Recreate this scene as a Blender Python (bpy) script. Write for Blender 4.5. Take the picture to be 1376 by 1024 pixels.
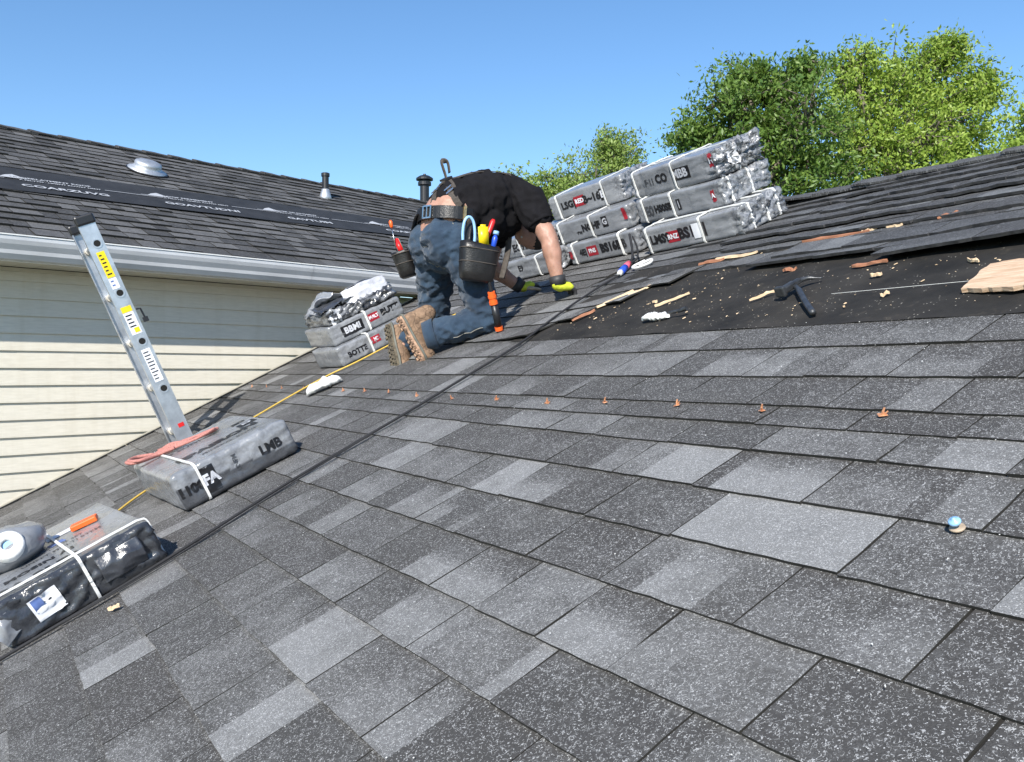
import bpy, bmesh, math, random
import numpy as np
from mathutils import Vector, Matrix, noise
from mathutils.bvhtree import BVHTree
PI=math.pi
for o in list(bpy.data.objects): bpy.data.objects.remove(o)
sc=bpy.context.scene; C=sc.collection
# ------------------------------------------------------------------ camera
cd=bpy.data.cameras.new('camera'); cam=bpy.data.objects.new('camera',cd); C.objects.link(cam)
cd.sensor_width=36; cd.lens=30.53; cd.clip_start=.02; cd.clip_end=2000
cam.location=(0,0,0); cam.rotation_euler=(math.radians(90-.54),0,0); sc.camera=cam
# ------------------------------------------------------------------ world and sun
SUN_YAW=math.radians(15)   # horizontal travel of the light, to the right of the view axis
SUN_EL=math.radians(34)
w=bpy.data.worlds.new('World'); sc.world=w; w.use_nodes=True
nt=w.node_tree; nt.nodes.clear()
wo=nt.nodes.new('ShaderNodeOutputWorld'); bg=nt.nodes.new('ShaderNodeBackground'); sky=nt.nodes.new('ShaderNodeTexSky')
sky.sky_type='NISHITA'; sky.sun_disc=False; sky.sun_elevation=SUN_EL; sky.sun_rotation=PI+SUN_YAW
sky.altitude=0; sky.air_density=1.0; sky.dust_density=.15; sky.ozone_density=3.0
bg.inputs['Strength'].default_value=.135
hs=nt.nodes.new('ShaderNodeHueSaturation'); hs.inputs['Saturation'].default_value=1.14; nt.links.new(sky.outputs[0],hs.inputs['Color']); nt.links.new(hs.outputs[0],bg.inputs['Color']); nt.links.new(bg.outputs[0],wo.inputs[0])
sd=bpy.data.lights.new('sun','SUN'); sd.energy=5.0; sd.angle=math.radians(.5); sd.color=(1,.95,.87)
so=bpy.data.objects.new('sun',sd); C.objects.link(so)
ldir=Vector((math.sin(SUN_YAW)*math.cos(SUN_EL),math.cos(SUN_YAW)*math.cos(SUN_EL),-math.sin(SUN_EL)))
so.rotation_euler=ldir.to_track_quat('-Z','Y').to_euler()
sc.view_settings.view_transform='Standard'; sc.view_settings.look='None'; sc.view_settings.gamma=1
sc.view_settings.use_curve_mapping=False; sc.view_settings.exposure=.5
sc.render.engine='CYCLES'
rnd=random.Random(7)
# ------------------------------------------------------------------ frames
H=.9
d1=Vector((-.52293905,.85237008,0)); ey=Vector((.76855133,.47151526,.43243752)); ez=Vector((-.3685968,-.22613847,.9016639))
ex=-d1
ROOF=Matrix(((ex.x,ey.x,ez.x,0),(ex.y,ey.y,ez.y,0),(ex.z,ey.z,ez.z,0),(0,0,0,1)))
ROOF.translation=-H*ez
IR=ROOF.inverted()
s45=math.sqrt(.5)
EW=Vector((s45,s45,0)); NW=Vector((-s45,s45,0)); W0=Vector((-3.5216,5.9649,0))
WING=Matrix(((EW.x,NW.x,0,W0.x),(EW.y,NW.y,0,W0.y),(0,0,1,0),(0,0,0,1)))
# ------------------------------------------------------------------ material helpers
class NT:
    def __init__(s,name):
        s.m=bpy.data.materials.new(name); s.m.use_nodes=True; s.t=s.m.node_tree; s.t.nodes.clear()
        s.out=s.n('ShaderNodeOutputMaterial'); s.b=s.n('ShaderNodeBsdfPrincipled'); s.l(s.b.outputs[0],s.out.inputs[0])
    def n(s,t,**k):
        x=s.t.nodes.new(t)
        for a,v in k.items(): setattr(x,a,v)
        return x
    def l(s,a,b): s.t.links.new(a,b)
    def noise(s,vec,scale,detail=3,rough=.55,dist=0):
        x=s.n('ShaderNodeTexNoise'); x.inputs['Scale'].default_value=scale; x.inputs['Detail'].default_value=detail
        x.inputs['Roughness'].default_value=rough; x.inputs['Distortion'].default_value=dist
        if vec is not None: s.l(vec,x.inputs['Vector'])
        return x.outputs['Fac']
    def math(s,op,a,b=None,c=None,clamp=False):
        x=s.n('ShaderNodeMath',operation=op,use_clamp=clamp)
        for i,v in enumerate((a,b,c)):
            if v is None: continue
            if isinstance(v,(int,float)): x.inputs[i].default_value=v
            else: s.l(v,x.inputs[i])
        return x.outputs[0]
    def rng(s,v,a,b,c=0,d=1,smooth=False):
        x=s.n('ShaderNodeMapRange'); 
        if smooth: x.interpolation_type='SMOOTHSTEP'
        s.l(v,x.inputs[0])
        for i,q in zip((1,2,3,4),(a,b,c,d)): x.inputs[i].default_value=q
        return x.outputs[0]
    def mix(s,f,a,b,mode='MIX'):
        x=s.n('ShaderNodeMix',data_type='RGBA',blend_type=mode)
        if isinstance(f,(int,float)): x.inputs[0].default_value=f
        else: s.l(f,x.inputs[0])
        for i,v in ((6,a),(7,b)):
            if isinstance(v,tuple): x.inputs[i].default_value=(*v[:3],1)
            else: s.l(v,x.inputs[i])
        return x.outputs[2]
    def bump(s,h,strength=.3,dist=.01):
        x=s.n('ShaderNodeBump'); x.inputs['Strength'].default_value=strength; x.inputs['Distance'].default_value=dist
        s.l(h,x.inputs['Height']); s.l(x.outputs[0],s.b.inputs['Normal'])
    def set(s,**k):
        for a,v in k.items():
            i=s.b.inputs[a.replace('_',' ')]
            if isinstance(v,(int,float)): i.default_value=v
            elif isinstance(v,tuple): i.default_value=(*v,1) if len(i.default_value)==4 else v
            else: s.l(v,i)
        return s.m
    def obj(s): return s.n('ShaderNodeTexCoord').outputs['Object']
    def uv(s): return s.n('ShaderNodeTexCoord').outputs['UV']
    def gen(s): return s.n('ShaderNodeTexCoord').outputs['Generated']
    def attr(s,name): return s.n('ShaderNodeAttribute',attribute_name=name).outputs
def plain(name,col,rough=.6,metal=0,var=.25,scale=30,bump=.15,bdist=.002,**k):
    t=NT(name); v=t.obj(); n=t.noise(v,scale,4)
    c=t.mix(t.rng(n,.3,.7),tuple(x*(1-var) for x in col),tuple(min(1,x*(1+var)) for x in col))
    t.set(Base_Color=c,Roughness=rough,Metallic=metal,**k)
    if bump: t.bump(t.noise(v,scale*6,3),bump,bdist)
    return t.m
def shingle_mat(name,base,light,speck,fleck_scale,strokes=1.,warm=(.05,.045,.042)):
    t=NT(name); v=t.uv(); a=t.attr('tone')[0]
    sp=t.n('ShaderNodeSeparateColor'); t.l(a,sp.inputs[0]); tone=sp.outputs[0]; hue=sp.outputs[1]
    big=t.noise(v,2.2,4,.6); mid=t.noise(v,11,4,.6); fine=t.noise(v,fleck_scale*2.2,3,.7)
    tt=t.math('ADD',t.math('ADD',tone,t.math('ADD',t.math('MULTIPLY',t.math('SUBTRACT',mid,.5),.8),t.math('MULTIPLY',t.math('SUBTRACT',t.noise(v,3.1,2),.5),.5))),t.math('MULTIPLY',t.math('SUBTRACT',t.noise(v,70,3,.75),.5),1.0))
    base_c=t.mix(t.rng(tt,.1,.9),base,light)
    base_c=t.mix(t.math('MULTIPLY',hue,.6),base_c,warm)
    # curved granule flecks
    n1=t.noise(v,fleck_scale,1.5,.5,.6); n2=t.noise(v,fleck_scale*.8,1,.5)
    ridge=t.rng(t.math('ABSOLUTE',t.math('SUBTRACT',n1,.5)),0,.042,1,0,True)
    vo=t.n('ShaderNodeTexVoronoi'); vo.inputs['Scale'].default_value=fleck_scale*1.5; t.l(v,vo.inputs['Vector'])
    vs=t.n('ShaderNodeSeparateColor'); t.l(vo.outputs['Color'],vs.inputs[0])
    thr=t.rng(tt,0,1,.50,.12)
    keep=t.math('GREATER_THAN',vs.outputs[0],thr)
    fl=t.math('MULTIPLY',ridge,keep)
    dot=t.math('MULTIPLY',t.math('LESS_THAN',vo.outputs['Distance'],.3),t.math('GREATER_THAN',vs.outputs[1],t.rng(tt,0,1,.94,.8)))
    fl=t.math('MAXIMUM',fl,dot)
    c=t.mix(t.math('MULTIPLY',fl,.85*strokes),base_c,speck)
    dark=t.rng(fine,.32,.5,1,0)
    c=t.mix(t.math('MULTIPLY',dark,.55),c,(.012,.012,.013))
    # dust and dirt drifts
    c=t.mix(t.math('MULTIPLY',t.rng(big,.5,.75),.18),c,(.12,.115,.105))
    ed=t.rng(t.noise(v,7,3,.6),.5,.7,0,1)
    dn=t.rng(t.noise(v,60,3,.7),.35,.65)
    c=t.mix(t.math('MULTIPLY',t.math('MULTIPLY',ed,dn),.3,clamp=True),c,(.03,.028,.02))
    t.set(Base_Color=c,Roughness=.82,Specular_IOR_Level=.35)
    h=t.math('ADD',t.math('MULTIPLY',fl,.5),fine); t.bump(h,.55,.0022)
    return t.m
M={}
M['shingle']=shingle_mat('shingle granules',(.060,.058,.056),(.215,.215,.214),(.52,.52,.515),150)
M['old']=shingle_mat('weathered shingle granules',(.05,.051,.054),(.15,.155,.16),(.38,.39,.40),150,.8)
M['wing']=shingle_mat('far roof granules',(.038,.038,.039),(.155,.153,.153),(.3,.3,.3),60,.35,(.10,.095,.093))
M['old_edge']=plain('weathered asphalt edge',(.045,.045,.047),.9,var=.5,scale=40)
M['asphalt_edge']=plain('asphalt edge',(.02,.0195,.017),.9)
def felt():
    t=NT('black roofing felt'); v=t.obj()
    a=t.noise(v,3,5,.65); b=t.noise(v,240,2,.7); c3=t.noise(v,14,4,.7)
    c=t.mix(t.rng(a,.35,.75),(.013,.0125,.012),(.045,.041,.036)); c=t.mix(t.math('MULTIPLY',t.rng(c3,.6,.8),.35),c,(.16,.135,.10))
    vo=t.n('ShaderNodeTexVoronoi'); vo.inputs['Scale'].default_value=55; t.l(v,vo.inputs['Vector'])
    s=t.math('MULTIPLY',t.math('LESS_THAN',vo.outputs['Distance'],.13),t.math('GREATER_THAN',t.noise(v,6,2),.5))
    c=t.mix(t.math('MULTIPLY',s,.5),c,(.5,.47,.4))
    t.set(Base_Color=c,Roughness=.85,Specular_IOR_Level=.25); t.bump(t.math('ADD',t.math('MULTIPLY',a,3),t.math('ADD',b,c3)),.5,.004); return t.m
M['felt']=felt()
M['under']=plain('synthetic underlayment',(.022,.022,.023),.7,var=.3,scale=6,bump=.3,bdist=.01)
M['print']=plain('white print',(.42,.43,.45),.6,var=.1)
def siding():
    t=NT('cream vinyl siding'); v=t.obj(); mp=t.n('ShaderNodeMapping'); mp.inputs['Scale'].default_value=(1,1,9); t.l(v,mp.inputs[0])
    n=t.noise(mp.outputs[0],9,5,.6); mq=t.n('ShaderNodeMapping'); mq.inputs['Scale'].default_value=(9,1,.7); t.l(v,mq.inputs[0]); n2=t.noise(mq.outputs[0],1.3,4,.65)
    c=t.mix(t.rng(n,.3,.7),(.63,.59,.495),(.73,.685,.585)); c=t.mix(t.math('MULTIPLY',t.rng(n2,.5,.8),.3),c,(.52,.47,.36))
    t.set(Base_Color=c,Roughness=.45); t.bump(n,.15,.003); return t.m
M['siding']=siding()
M['soffit']=plain('cream soffit',(.55,.51,.41),.5,var=.08,scale=8)
M['gutter']=plain('white aluminium gutter',(.62,.63,.64),.38,.1,var=.12,scale=3,bump=.1)
M['white']=plain('white painted metal',(.8,.8,.78),.4,var=.05)
M['alu']=plain('aluminium',(.62,.63,.65),.38,.85,var=.2,scale=14,bump=.12)
M['galv']=plain('galvanised metal',(.5,.52,.55),.5,.7,var=.15,scale=12)
M['blackpl']=plain('black plastic',(.015,.015,.017),.4,var=.2)
M['rung']=plain('pale rung cap',(.62,.58,.5),.5,var=.15)
M['hole']=plain('black hole shade',(.006,.006,.006),.9,var=.1,bump=0)
def plastic(name,ca,cb,r0=.18,r1=.42):
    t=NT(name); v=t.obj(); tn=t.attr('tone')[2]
    n=t.noise(v,5,5,.6,.4); f=t.noise(v,38,4,.65,1.2); mp=t.n('ShaderNodeMapping'); mp.inputs['Scale'].default_value=(6,22,22); t.l(v,mp.inputs[0])
    st=t.noise(mp.outputs[0],1.6,4,.6,.8)
    c=t.mix(t.rng(n,.3,.75),ca,cb); c=t.mix(t.math('MULTIPLY',t.rng(st,.5,.72),.35),c,tuple(x*.45 for x in ca))
    c=t.mix(t.math('MULTIPLY',t.math('MULTIPLY',t.attr('crumple')[2],.5,clamp=True),t.rng(f,.5,.54)),c,(.035,.037,.045)); c=t.mix(tn,c,(.018,.02,.026))  # shade in the folds of gathered film is mixed into the colour
    t.set(Base_Color=c,Roughness=t.rng(n,.3,.7,r0,r1),Specular_IOR_Level=.6,Coat_Weight=.25,Coat_Roughness=.15)
    h=t.math('ADD',t.math('MULTIPLY',st,1.2),t.math('MULTIPLY',t.math('ABSOLUTE',t.math('SUBTRACT',f,.5)),1.2)); t.bump(h,.4,.004)
    # crisp facets of creased film, stronger where the film is gathered
    cr=t.attr('crumple')[2]; acc=None; geo=t.n('ShaderNodeNewGeometry').outputs['Normal']
    nd=t.n('ShaderNodeTexNoise'); nd.inputs['Scale'].default_value=9; nd.inputs['Detail'].default_value=2; t.l(v,nd.inputs['Vector'])
    dv=t.n('ShaderNodeVectorMath',operation='MULTIPLY_ADD'); t.l(nd.outputs['Color'],dv.inputs[0]); dv.inputs[1].default_value=(.05,.05,.05); t.l(v,dv.inputs[2])
    st3=t.n('ShaderNodeMapping'); st3.inputs['Scale'].default_value=(.45,1,1); t.l(dv.outputs[0],st3.inputs[0])
    tot=None
    for sc_,am in ((11,.55),(27,.4)):
        vo=t.n('ShaderNodeTexVoronoi'); vo.inputs['Scale'].default_value=sc_; t.l(st3.outputs[0],vo.inputs['Vector'])
        sb=t.n('ShaderNodeVectorMath',operation='SUBTRACT'); t.l(vo.outputs['Color'],sb.inputs[0]); sb.inputs[1].default_value=(.5,.5,.5)
        ml=t.n('ShaderNodeVectorMath',operation='SCALE'); t.l(sb.outputs[0],ml.inputs[0]); t.l(t.math('MULTIPLY',t.math('MULTIPLY_ADD',cr,.62,.13),am),ml.inputs['Scale'])
        if tot is None: tot=ml.outputs[0]
        else:
            ad=t.n('ShaderNodeVectorMath',operation='ADD'); t.l(tot,ad.inputs[0]); t.l(ml.outputs[0],ad.inputs[1]); tot=ad.outputs[0]
    bn=t.b.inputs['Normal'].links[0].from_socket
    ad=t.n('ShaderNodeVectorMath',operation='ADD'); t.l(bn,ad.inputs[0]); t.l(tot,ad.inputs[1]); no=t.n('ShaderNodeVectorMath',operation='NORMALIZE'); t.l(ad.outputs[0],no.inputs[0])
    t.l(no.outputs[0],t.b.inputs['Normal']); t.l(no.outputs[0],t.b.inputs['Coat Normal']); return t.m
M['wrap']=plastic('grey plastic wrap',(.17,.178,.19),(.29,.30,.32),.14,.34)
M['wrap_dark']=plastic('dark plastic film',(.03,.032,.04),(.07,.075,.085),.15,.35)
M['wrap_light']=plastic('pale crumpled film',(.42,.43,.47),(.62,.63,.67))
M['ink']=plain('black print',(.012,.012,.014),.35,var=.2)
M['inkred']=plain('red print',(.33,.018,.03),.35,var=.2)
M['inkgrey']=plain('faint print',(.06,.063,.07),.4,var=.2)
M['strap']=plain('white strapping',(.74,.74,.72),.4,var=.08)
M['paper']=plain('white paper label',(.75,.76,.8),.6,var=.08)
M['blueink']=plain('blue print',(.1,.16,.38),.5)
def jeans():
    t=NT('blue denim'); v=t.obj(); n=t.noise(v,7,5,.65); w_=t.n('ShaderNodeTexWave'); w_.inputs['Scale'].default_value=120; w_.inputs['Distortion'].default_value=2; t.l(v,w_.inputs['Vector'])
    c=t.mix(t.rng(n,.32,.75),(.005,.015,.034),(.026,.058,.10)); c=t.mix(t.math('MULTIPLY',w_.outputs['Fac'],.25),c,(.05,.095,.16))
    t.set(Base_Color=c,Roughness=.85,Sheen_Weight=.15); t.bump(t.math('ADD',t.math('MULTIPLY',n,2),w_.outputs['Fac']),.35,.004); return t.m
M['jeans']=jeans()
M['stitch']=plain('pale denim stitching',(.26,.25,.22),.8)
M['shirt']=plain('black cotton',(.008,.0075,.009),.95,var=.3,scale=9,bump=.3,bdist=.004,Specular_IOR_Level=.2)
def skin():
    t=NT('skin'); v=t.obj(); n=t.noise(v,16,5,.6); f=t.noise(v,130,3,.7)
    c=t.mix(t.rng(n,.3,.72),(.34,.19,.135),(.47,.255,.185)); c=t.mix(t.math('MULTIPLY',t.rng(f,.55,.75),.35),c,(.16,.08,.05))
    t.set(Base_Color=c,Roughness=.5,Subsurface_Weight=.08,Subsurface_Radius=(.02,.008,.004),Subsurface_Scale=.5)
    t.bump(t.math('ADD',n,f),.3,.003); return t.m
M['skin']=skin()
M['hair']=plain('dark hair',(.02,.014,.01),.6,scale=80,bump=.6)
M['leather']=plain('black leather',(.014,.013,.013),.36,var=.35,scale=22,bump=.4,bdist=.004)
M['steel']=plain('bright steel',(.72,.7,.66),.25,1,var=.15)
M['brass']=plain('dull brass',(.5,.38,.2),.4,.8)
M['webbing']=plain('dark webbing',(.06,.05,.042),.75,var=.3,scale=60)
def bootmat():
    t=NT('tan boot leather'); v=t.obj(); n=t.noise(v,24,5,.65); vo=t.n('ShaderNodeTexVoronoi',feature='DISTANCE_TO_EDGE'); vo.inputs['Scale'].default_value=17; nd=t.n('ShaderNodeTexNoise'); nd.inputs['Scale'].default_value=14; t.l(v,nd.inputs['Vector']); dv=t.n('ShaderNodeVectorMath',operation='MULTIPLY_ADD'); t.l(nd.outputs['Color'],dv.inputs[0]); dv.inputs[1].default_value=(.14,.14,.14); t.l(v,dv.inputs[2]); t.l(dv.outputs[0],vo.inputs['Vector'])
    c=t.mix(t.rng(n,.3,.7),(.13,.08,.05),(.31,.20,.125)); sm=t.rng(vo.outputs['Distance'],.0,.06,1,0); c=t.mix(t.math('MULTIPLY',sm,.5),c,(.06,.038,.025))
    t.set(Base_Color=c,Roughness=.8); t.bump(t.math('SUBTRACT',n,sm),.6,.005); return t.m
M['bootbrown']=bootmat()
M['sole']=plain('tan rubber sole',(.38,.24,.16),.8,var=.3,scale=40,bump=.4)
M['soledark']=plain('worn sole rubber',(.12,.10,.07),.85,var=.4,scale=40)
M['rubbergrey']=plain('grey boot rand',(.13,.13,.11),.7)
M['glove']=plain('hi vis yellow knit',(.50,.55,.03),.75,var=.2,scale=60,bump=.5)
M['glovedark']=plain('dark glove rubber',(.03,.03,.032),.55,var=.3)
M['glovetip']=plain('worn glove palm',(.42,.33,.24),.7)
for nm,c in dict(tblue=(.02,.30,.62),tred=(.62,.02,.02),tyellow=(.80,.60,.01),tgreen=(.03,.42,.17),torange=(.85,.13,.02),tlblue=(.28,.5,.75),ropeblue=(.02,.08,.55),pink=(.75,.12,.17),cream=(.7,.62,.5)).items():
    M[nm]=plain(nm[0]+' tool plastic '+nm[1:],c,.35,var=.08,bump=.05)
M['rope']=plain('black rope',(.018,.018,.02),.7,scale=150,bump=.6)
M['yrope']=plain('yellow cord',(.62,.42,.08),.6,scale=150,bump=.4)
M['pinkrope']=plain('faded red rope',(.48,.20,.17),.8,var=.3,scale=120,bump=.7,bdist=.004)
M['cloth_white']=plain('white cloth',(.68,.68,.66),.8,var=.15,scale=18,bump=.4,bdist=.005)
M['copper']=plain('copper clip',(.62,.30,.16),.45,.35,var=.25,scale=60)
def wood(name,a,b):
    t=NT(name); v=t.obj(); mp=t.n('ShaderNodeMapping'); mp.inputs['Scale'].default_value=(3,26,26); t.l(v,mp.inputs[0])
    n=t.noise(mp.outputs[0],2,5,.65,1); c=t.mix(t.rng(n,.3,.7),a,b); s=t.rng(n,.62,.66); c=t.mix(t.math('MULTIPLY',s,.6),c,(.12,.07,.035))
    t.set(Base_Color=c,Roughness=.8); t.bump(n,.5,.004); return t.m
M['ply']=wood('splintered plywood',(.38,.23,.13),(.74,.56,.40))
M['chip']=wood('pale wood splinter',(.6,.42,.25),(.78,.62,.42))
M['rustwood']=wood('red brown wood',(.28,.11,.06),(.42,.2,.11))
M['steel_dark']=plain('worn dark steel',(.075,.078,.082),.42,.6,var=.4,scale=30,bump=.3)
M['bark']=plain('bark',(.17,.145,.115),.9,var=.4,scale=9,bump=.8,bdist=.02)
M['grass']=plain('lawn',(.05,.09,.025),.9,var=.4,scale=2,bump=.5,bdist=.03)
def leafmat(name,a,b,c_):
    t=NT(name); at=t.attr('tone')[0]; sp=t.n('ShaderNodeSeparateColor'); t.l(at,sp.inputs[0])
    c=t.mix(sp.outputs[0],a,b); c=t.mix(t.math('MULTIPLY',sp.outputs[1],.5),c,c_)
    t.set(Base_Color=c,Roughness=.45,Specular_IOR_Level=.4)
    tr=t.n('ShaderNodeBsdfTranslucent'); t.l(t.mix(.5,c,(.16,.22,.02)),tr.inputs[0])
    mx=t.n('ShaderNodeMixShader'); mx.inputs[0].default_value=.38; t.l(t.b.outputs[0],mx.inputs[1]); t.l(tr.outputs[0],mx.inputs[2]); t.l(mx.outputs[0],t.out.inputs[0]); return t.m
M['leaf_dark']=leafmat('dark green leaves',(.065,.14,.03),(.16,.27,.055),(.26,.35,.07))
M['leaf_light']=leafmat('yellow green leaves',(.17,.29,.04),(.36,.50,.08),(.48,.54,.12))
M['leaf_olive']=leafmat('olive leaves',(.15,.25,.05),(.31,.42,.10),(.38,.44,.15))
# ------------------------------------------------------------------ object helpers
def link(name,me,mat=None,parent=None,mtx=None):
    o=bpy.data.objects.new(name,me); C.objects.link(o)
    if mat is not None and me is not None and len(me.materials)==0: me.materials.append(mat)
    if parent is not None:
        o.parent=parent
        o.matrix_parent_inverse=Matrix.Identity(4)
        if mtx is not None: o.matrix_basis=PM[parent.name].inverted()@mtx
    elif mtx is not None: o.matrix_basis=mtx
    PM[o.name]=mtx.copy() if mtx is not None else (PM[parent.name].copy() if parent is not None else Matrix.Identity(4))
    return o
PM={}   # world matrix of every object made so far
def mesh(name,vs,fs,smooth=False,mats=None,mi=None):
    me=bpy.data.meshes.new(name); me.from_pydata([tuple(v) for v in vs],[],fs)
    if smooth: me.shade_smooth()
    if mats:
        for m in mats: me.materials.append(m)
    if mi is not None: me.polygons.foreach_set('material_index',mi)
    me.update(); return me
def thing(name,label,cat,mtx=None,group=None):
    o=link(name,None,mtx=mtx if mtx is not None else Matrix.Identity(4)); tag(o,label,cat,group); return o
def tag(o,label=None,cat=None,group=None,kind=None):
    if label: o['label']=label
    if cat: o['category']=cat
    if group: o['group']=group
    if kind: o['kind']=kind
    return o
def rmtx(x,y,h=0,yaw=0,tilt=0,roll=0):
    return ROOF@Matrix.Translation((x,y,h))@Matrix.Rotation(yaw,4,'Z')@Matrix.Rotation(tilt,4,'X')@Matrix.Rotation(roll,4,'Y')
class G:
    """collects geometry in one list"""
    def __init__(s): s.v=[]; s.f=[]; s.mi=[]
    def add(s,vs,fs,mi=0):
        b=len(s.v); s.v+= [tuple(v) for v in vs]; s.f+=[tuple(i+b for i in f) for f in fs]; s.mi+=[mi]*len(fs); return s
    def box(s,c,d,mi=0,rot=None,j=0):
        vs=[]
        for x in(-1,1):
            for y in(-1,1):
                for z in(-1,1):
                    p=Vector((x*d[0]/2+rnd.uniform(-j,j),y*d[1]/2+rnd.uniform(-j,j),z*d[2]/2+rnd.uniform(-j,j)))
                    if rot is not None: p=rot@p
                    vs.append(p+Vector(c))
        return s.add(vs,[(0,1,3,2),(4,6,7,5),(0,4,5,1),(2,3,7,6),(0,2,6,4),(1,5,7,3)],mi)
    def tube(s,pts,r,n=8,mi=0,cap=True,up=None,flat=1.0):
        pts=[Vector(p) for p in pts]; m=len(pts); vs=[]
        ref=Vector(up) if up is not None else Vector((0,0,1))
        for i,p in enumerate(pts):
            t=(pts[min(i+1,m-1)]-pts[max(i-1,0)]).normalized()
            a=t.cross(ref)
            if a.length<1e-4: a=t.cross(Vector((1,0,0)))
            a.normalize(); b=a.cross(t)
            rr=r[i] if hasattr(r,'__len__') else r
            for k in range(n):
                q=2*PI*k/n; vs.append(p+a*math.cos(q)*rr+b*math.sin(q)*rr*flat)
        fs=[(i*n+k,i*n+(k+1)%n,(i+1)*n+(k+1)%n,(i+1)*n+k) for i in range(m-1) for k in range(n)]
        if cap: fs+=[tuple(range(n))[::-1],tuple((m-1)*n+k for k in range(n))]
        return s.add(vs,fs,mi)
    def lathe(s,prof,n=24,mi=0,c=(0,0,0),cap=True):
        vs=[]
        for (r,z) in prof:
            for k in range(n): vs.append((c[0]+r*math.cos(2*PI*k/n),c[1]+r*math.sin(2*PI*k/n),c[2]+z))
        m=len(prof); fs=[(i*n+k,i*n+(k+1)%n,(i+1)*n+(k+1)%n,(i+1)*n+k) for i in range(m-1) for k in range(n)]
        if cap and prof[0][0]>1e-6: fs.append(tuple(range(n))[::-1])
        if cap and prof[-1][0]>1e-6: fs.append(tuple((m-1)*n+k for k in range(n)))
        return s.add(vs,fs,mi)
    def mesh(s,name,mats=None,smooth=False):
        me=mesh(name,s.v,s.f,smooth,mats,s.mi if mats else None); return me
    def obj(s,name,mat,parent=None,mtx=None,smooth=False):
        mats=mat if isinstance(mat,list) else [mat]
        me=s.mesh(name,mats,smooth)
        if mtx is None and parent is None: mtx=Matrix.Identity(4)
        if mtx is None: mtx=PM[parent.name]
        return link(name,me,None,parent,mtx)
def bevel(o,wd,seg=2):
    m=o.modifiers.new('bevel','BEVEL'); m.width=wd; m.segments=seg; m.limit_method='ANGLE'; return o
def evalmesh(o,name):
    dg=bpy.context.evaluated_depsgraph_get(); dg.update(); e=o.evaluated_get(dg); me=bpy.data.meshes.new_from_object(e); me.name=name; return me
def remeshed(g,name,voxel,mat,parent=None,mtx=None,smooth=6,fac=.6,wr=None):
    """union of overlapping closed shapes -> one continuous skin; wr(co,normal)->offset scalar"""
    t=bpy.data.objects.new('tmp',g.mesh('tmp')); C.objects.link(t)
    m=t.modifiers.new('r','REMESH'); m.mode='VOXEL'; m.voxel_size=voxel
    s=t.modifiers.new('s','SMOOTH'); s.factor=fac; s.iterations=smooth
    me=evalmesh(t,name); bpy.data.objects.remove(t)
    if wr is not None:
        for v in me.vertices:
            pass
        cos=[v.co.copy() for v in me.vertices]; nr=[v.normal.copy() for v in me.vertices]
        for v,c,n in zip(me.vertices,cos,nr): v.co=c+n*wr(c,n)
    me.materials.clear(); me.materials.append(mat); me.shade_smooth(); me.update()
    if mtx is None: mtx=PM[parent.name] if parent is not None else Matrix.Identity(4)
    return link(name,me,None,parent,mtx)
def capsule(g,p0,p1,r0,r1,n=14,sx=1,side=None):
    """tapered capsule from p0 to p1 (closed)"""
    p0=Vector(p0);p1=Vector(p1); ax=(p1-p0); L=ax.length; ax=ax.normalized() if L>1e-6 else Vector((0,0,1))
    a=Vector(side) if side is not None else (Vector((0,0,1)) if abs(ax.z)<.9 else Vector((1,0,0)))
    a=(a-ax*a.dot(ax)).normalized(); b=ax.cross(a)
    rings=[]
    for i in range(1,5):
        q=PI/2*(1-i/5*1.0); rings.append((p0-ax*r0*math.sin(q),r0*math.cos(q)))
    rings.append((p0,r0)); 
    for k in (1,2,3): rings.append((p0.lerp(p1,k/4),r0+(r1-r0)*k/4))
    rings.append((p1,r1))
    for i in range(1,5):
        q=PI/2*(i/5); rings.append((p1+ax*r1*math.sin(q),r1*math.cos(q)))
    vs=[p0-ax*r0]
    for c,r in rings:
        for k in range(n): vs.append(c+a*math.cos(2*PI*k/n)*r*sx+b*math.sin(2*PI*k/n)*r)
    vs.append(p1+ax*r1); m=len(rings); fs=[]
    for k in range(n): fs.append((0,1+(k+1)%n,1+k))
    for i in range(m-1):
        for k in range(n): fs.append((1+i*n+k,1+i*n+(k+1)%n,1+(i+1)*n+(k+1)%n,1+(i+1)*n+k))
    e=len(vs)-1
    for k in range(n): fs.append((1+(m-1)*n+k,1+(m-1)*n+(k+1)%n,e))
    g.add(vs,fs)
def ellipsoid(g,c,r,rot=None,n=16,m=10,mi=0):
    vs=[];
    for i in range(m+1):
        th=PI*i/m
        for k in range(n):
            p=Vector((r[0]*math.sin(th)*math.cos(2*PI*k/n),r[1]*math.sin(th)*math.sin(2*PI*k/n),r[2]*math.cos(th)))
            if rot is not None: p=rot@p
            vs.append(p+Vector(c))
    fs=[]
    for i in range(m):
        for k in range(n):
            a,b,c2,d=i*n+k,(i+1)*n+k,(i+1)*n+(k+1)%n,i*n+(k+1)%n
            if i==0: fs.append((a,b,c2))
            elif i==m-1: fs.append((a,b,d))
            else: fs.append((a,b,c2,d))
    # merge poles
    bm=bmesh.new(); bv=[bm.verts.new(v) for v in vs]
    for f in fs:
        try: bm.faces.new([bv[i] for i in f])
        except ValueError: pass
    bmesh.ops.remove_doubles(bm,verts=bm.verts,dist=1e-5); bm.verts.index_update()
    g.add([v.co.copy() for v in bm.verts],[tuple(v.index for v in f.verts) for f in bm.faces],mi); bm.free()
def nz(x,y,z=0.): return noise.noise(Vector((x,y,z)))
TXT={}
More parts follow.
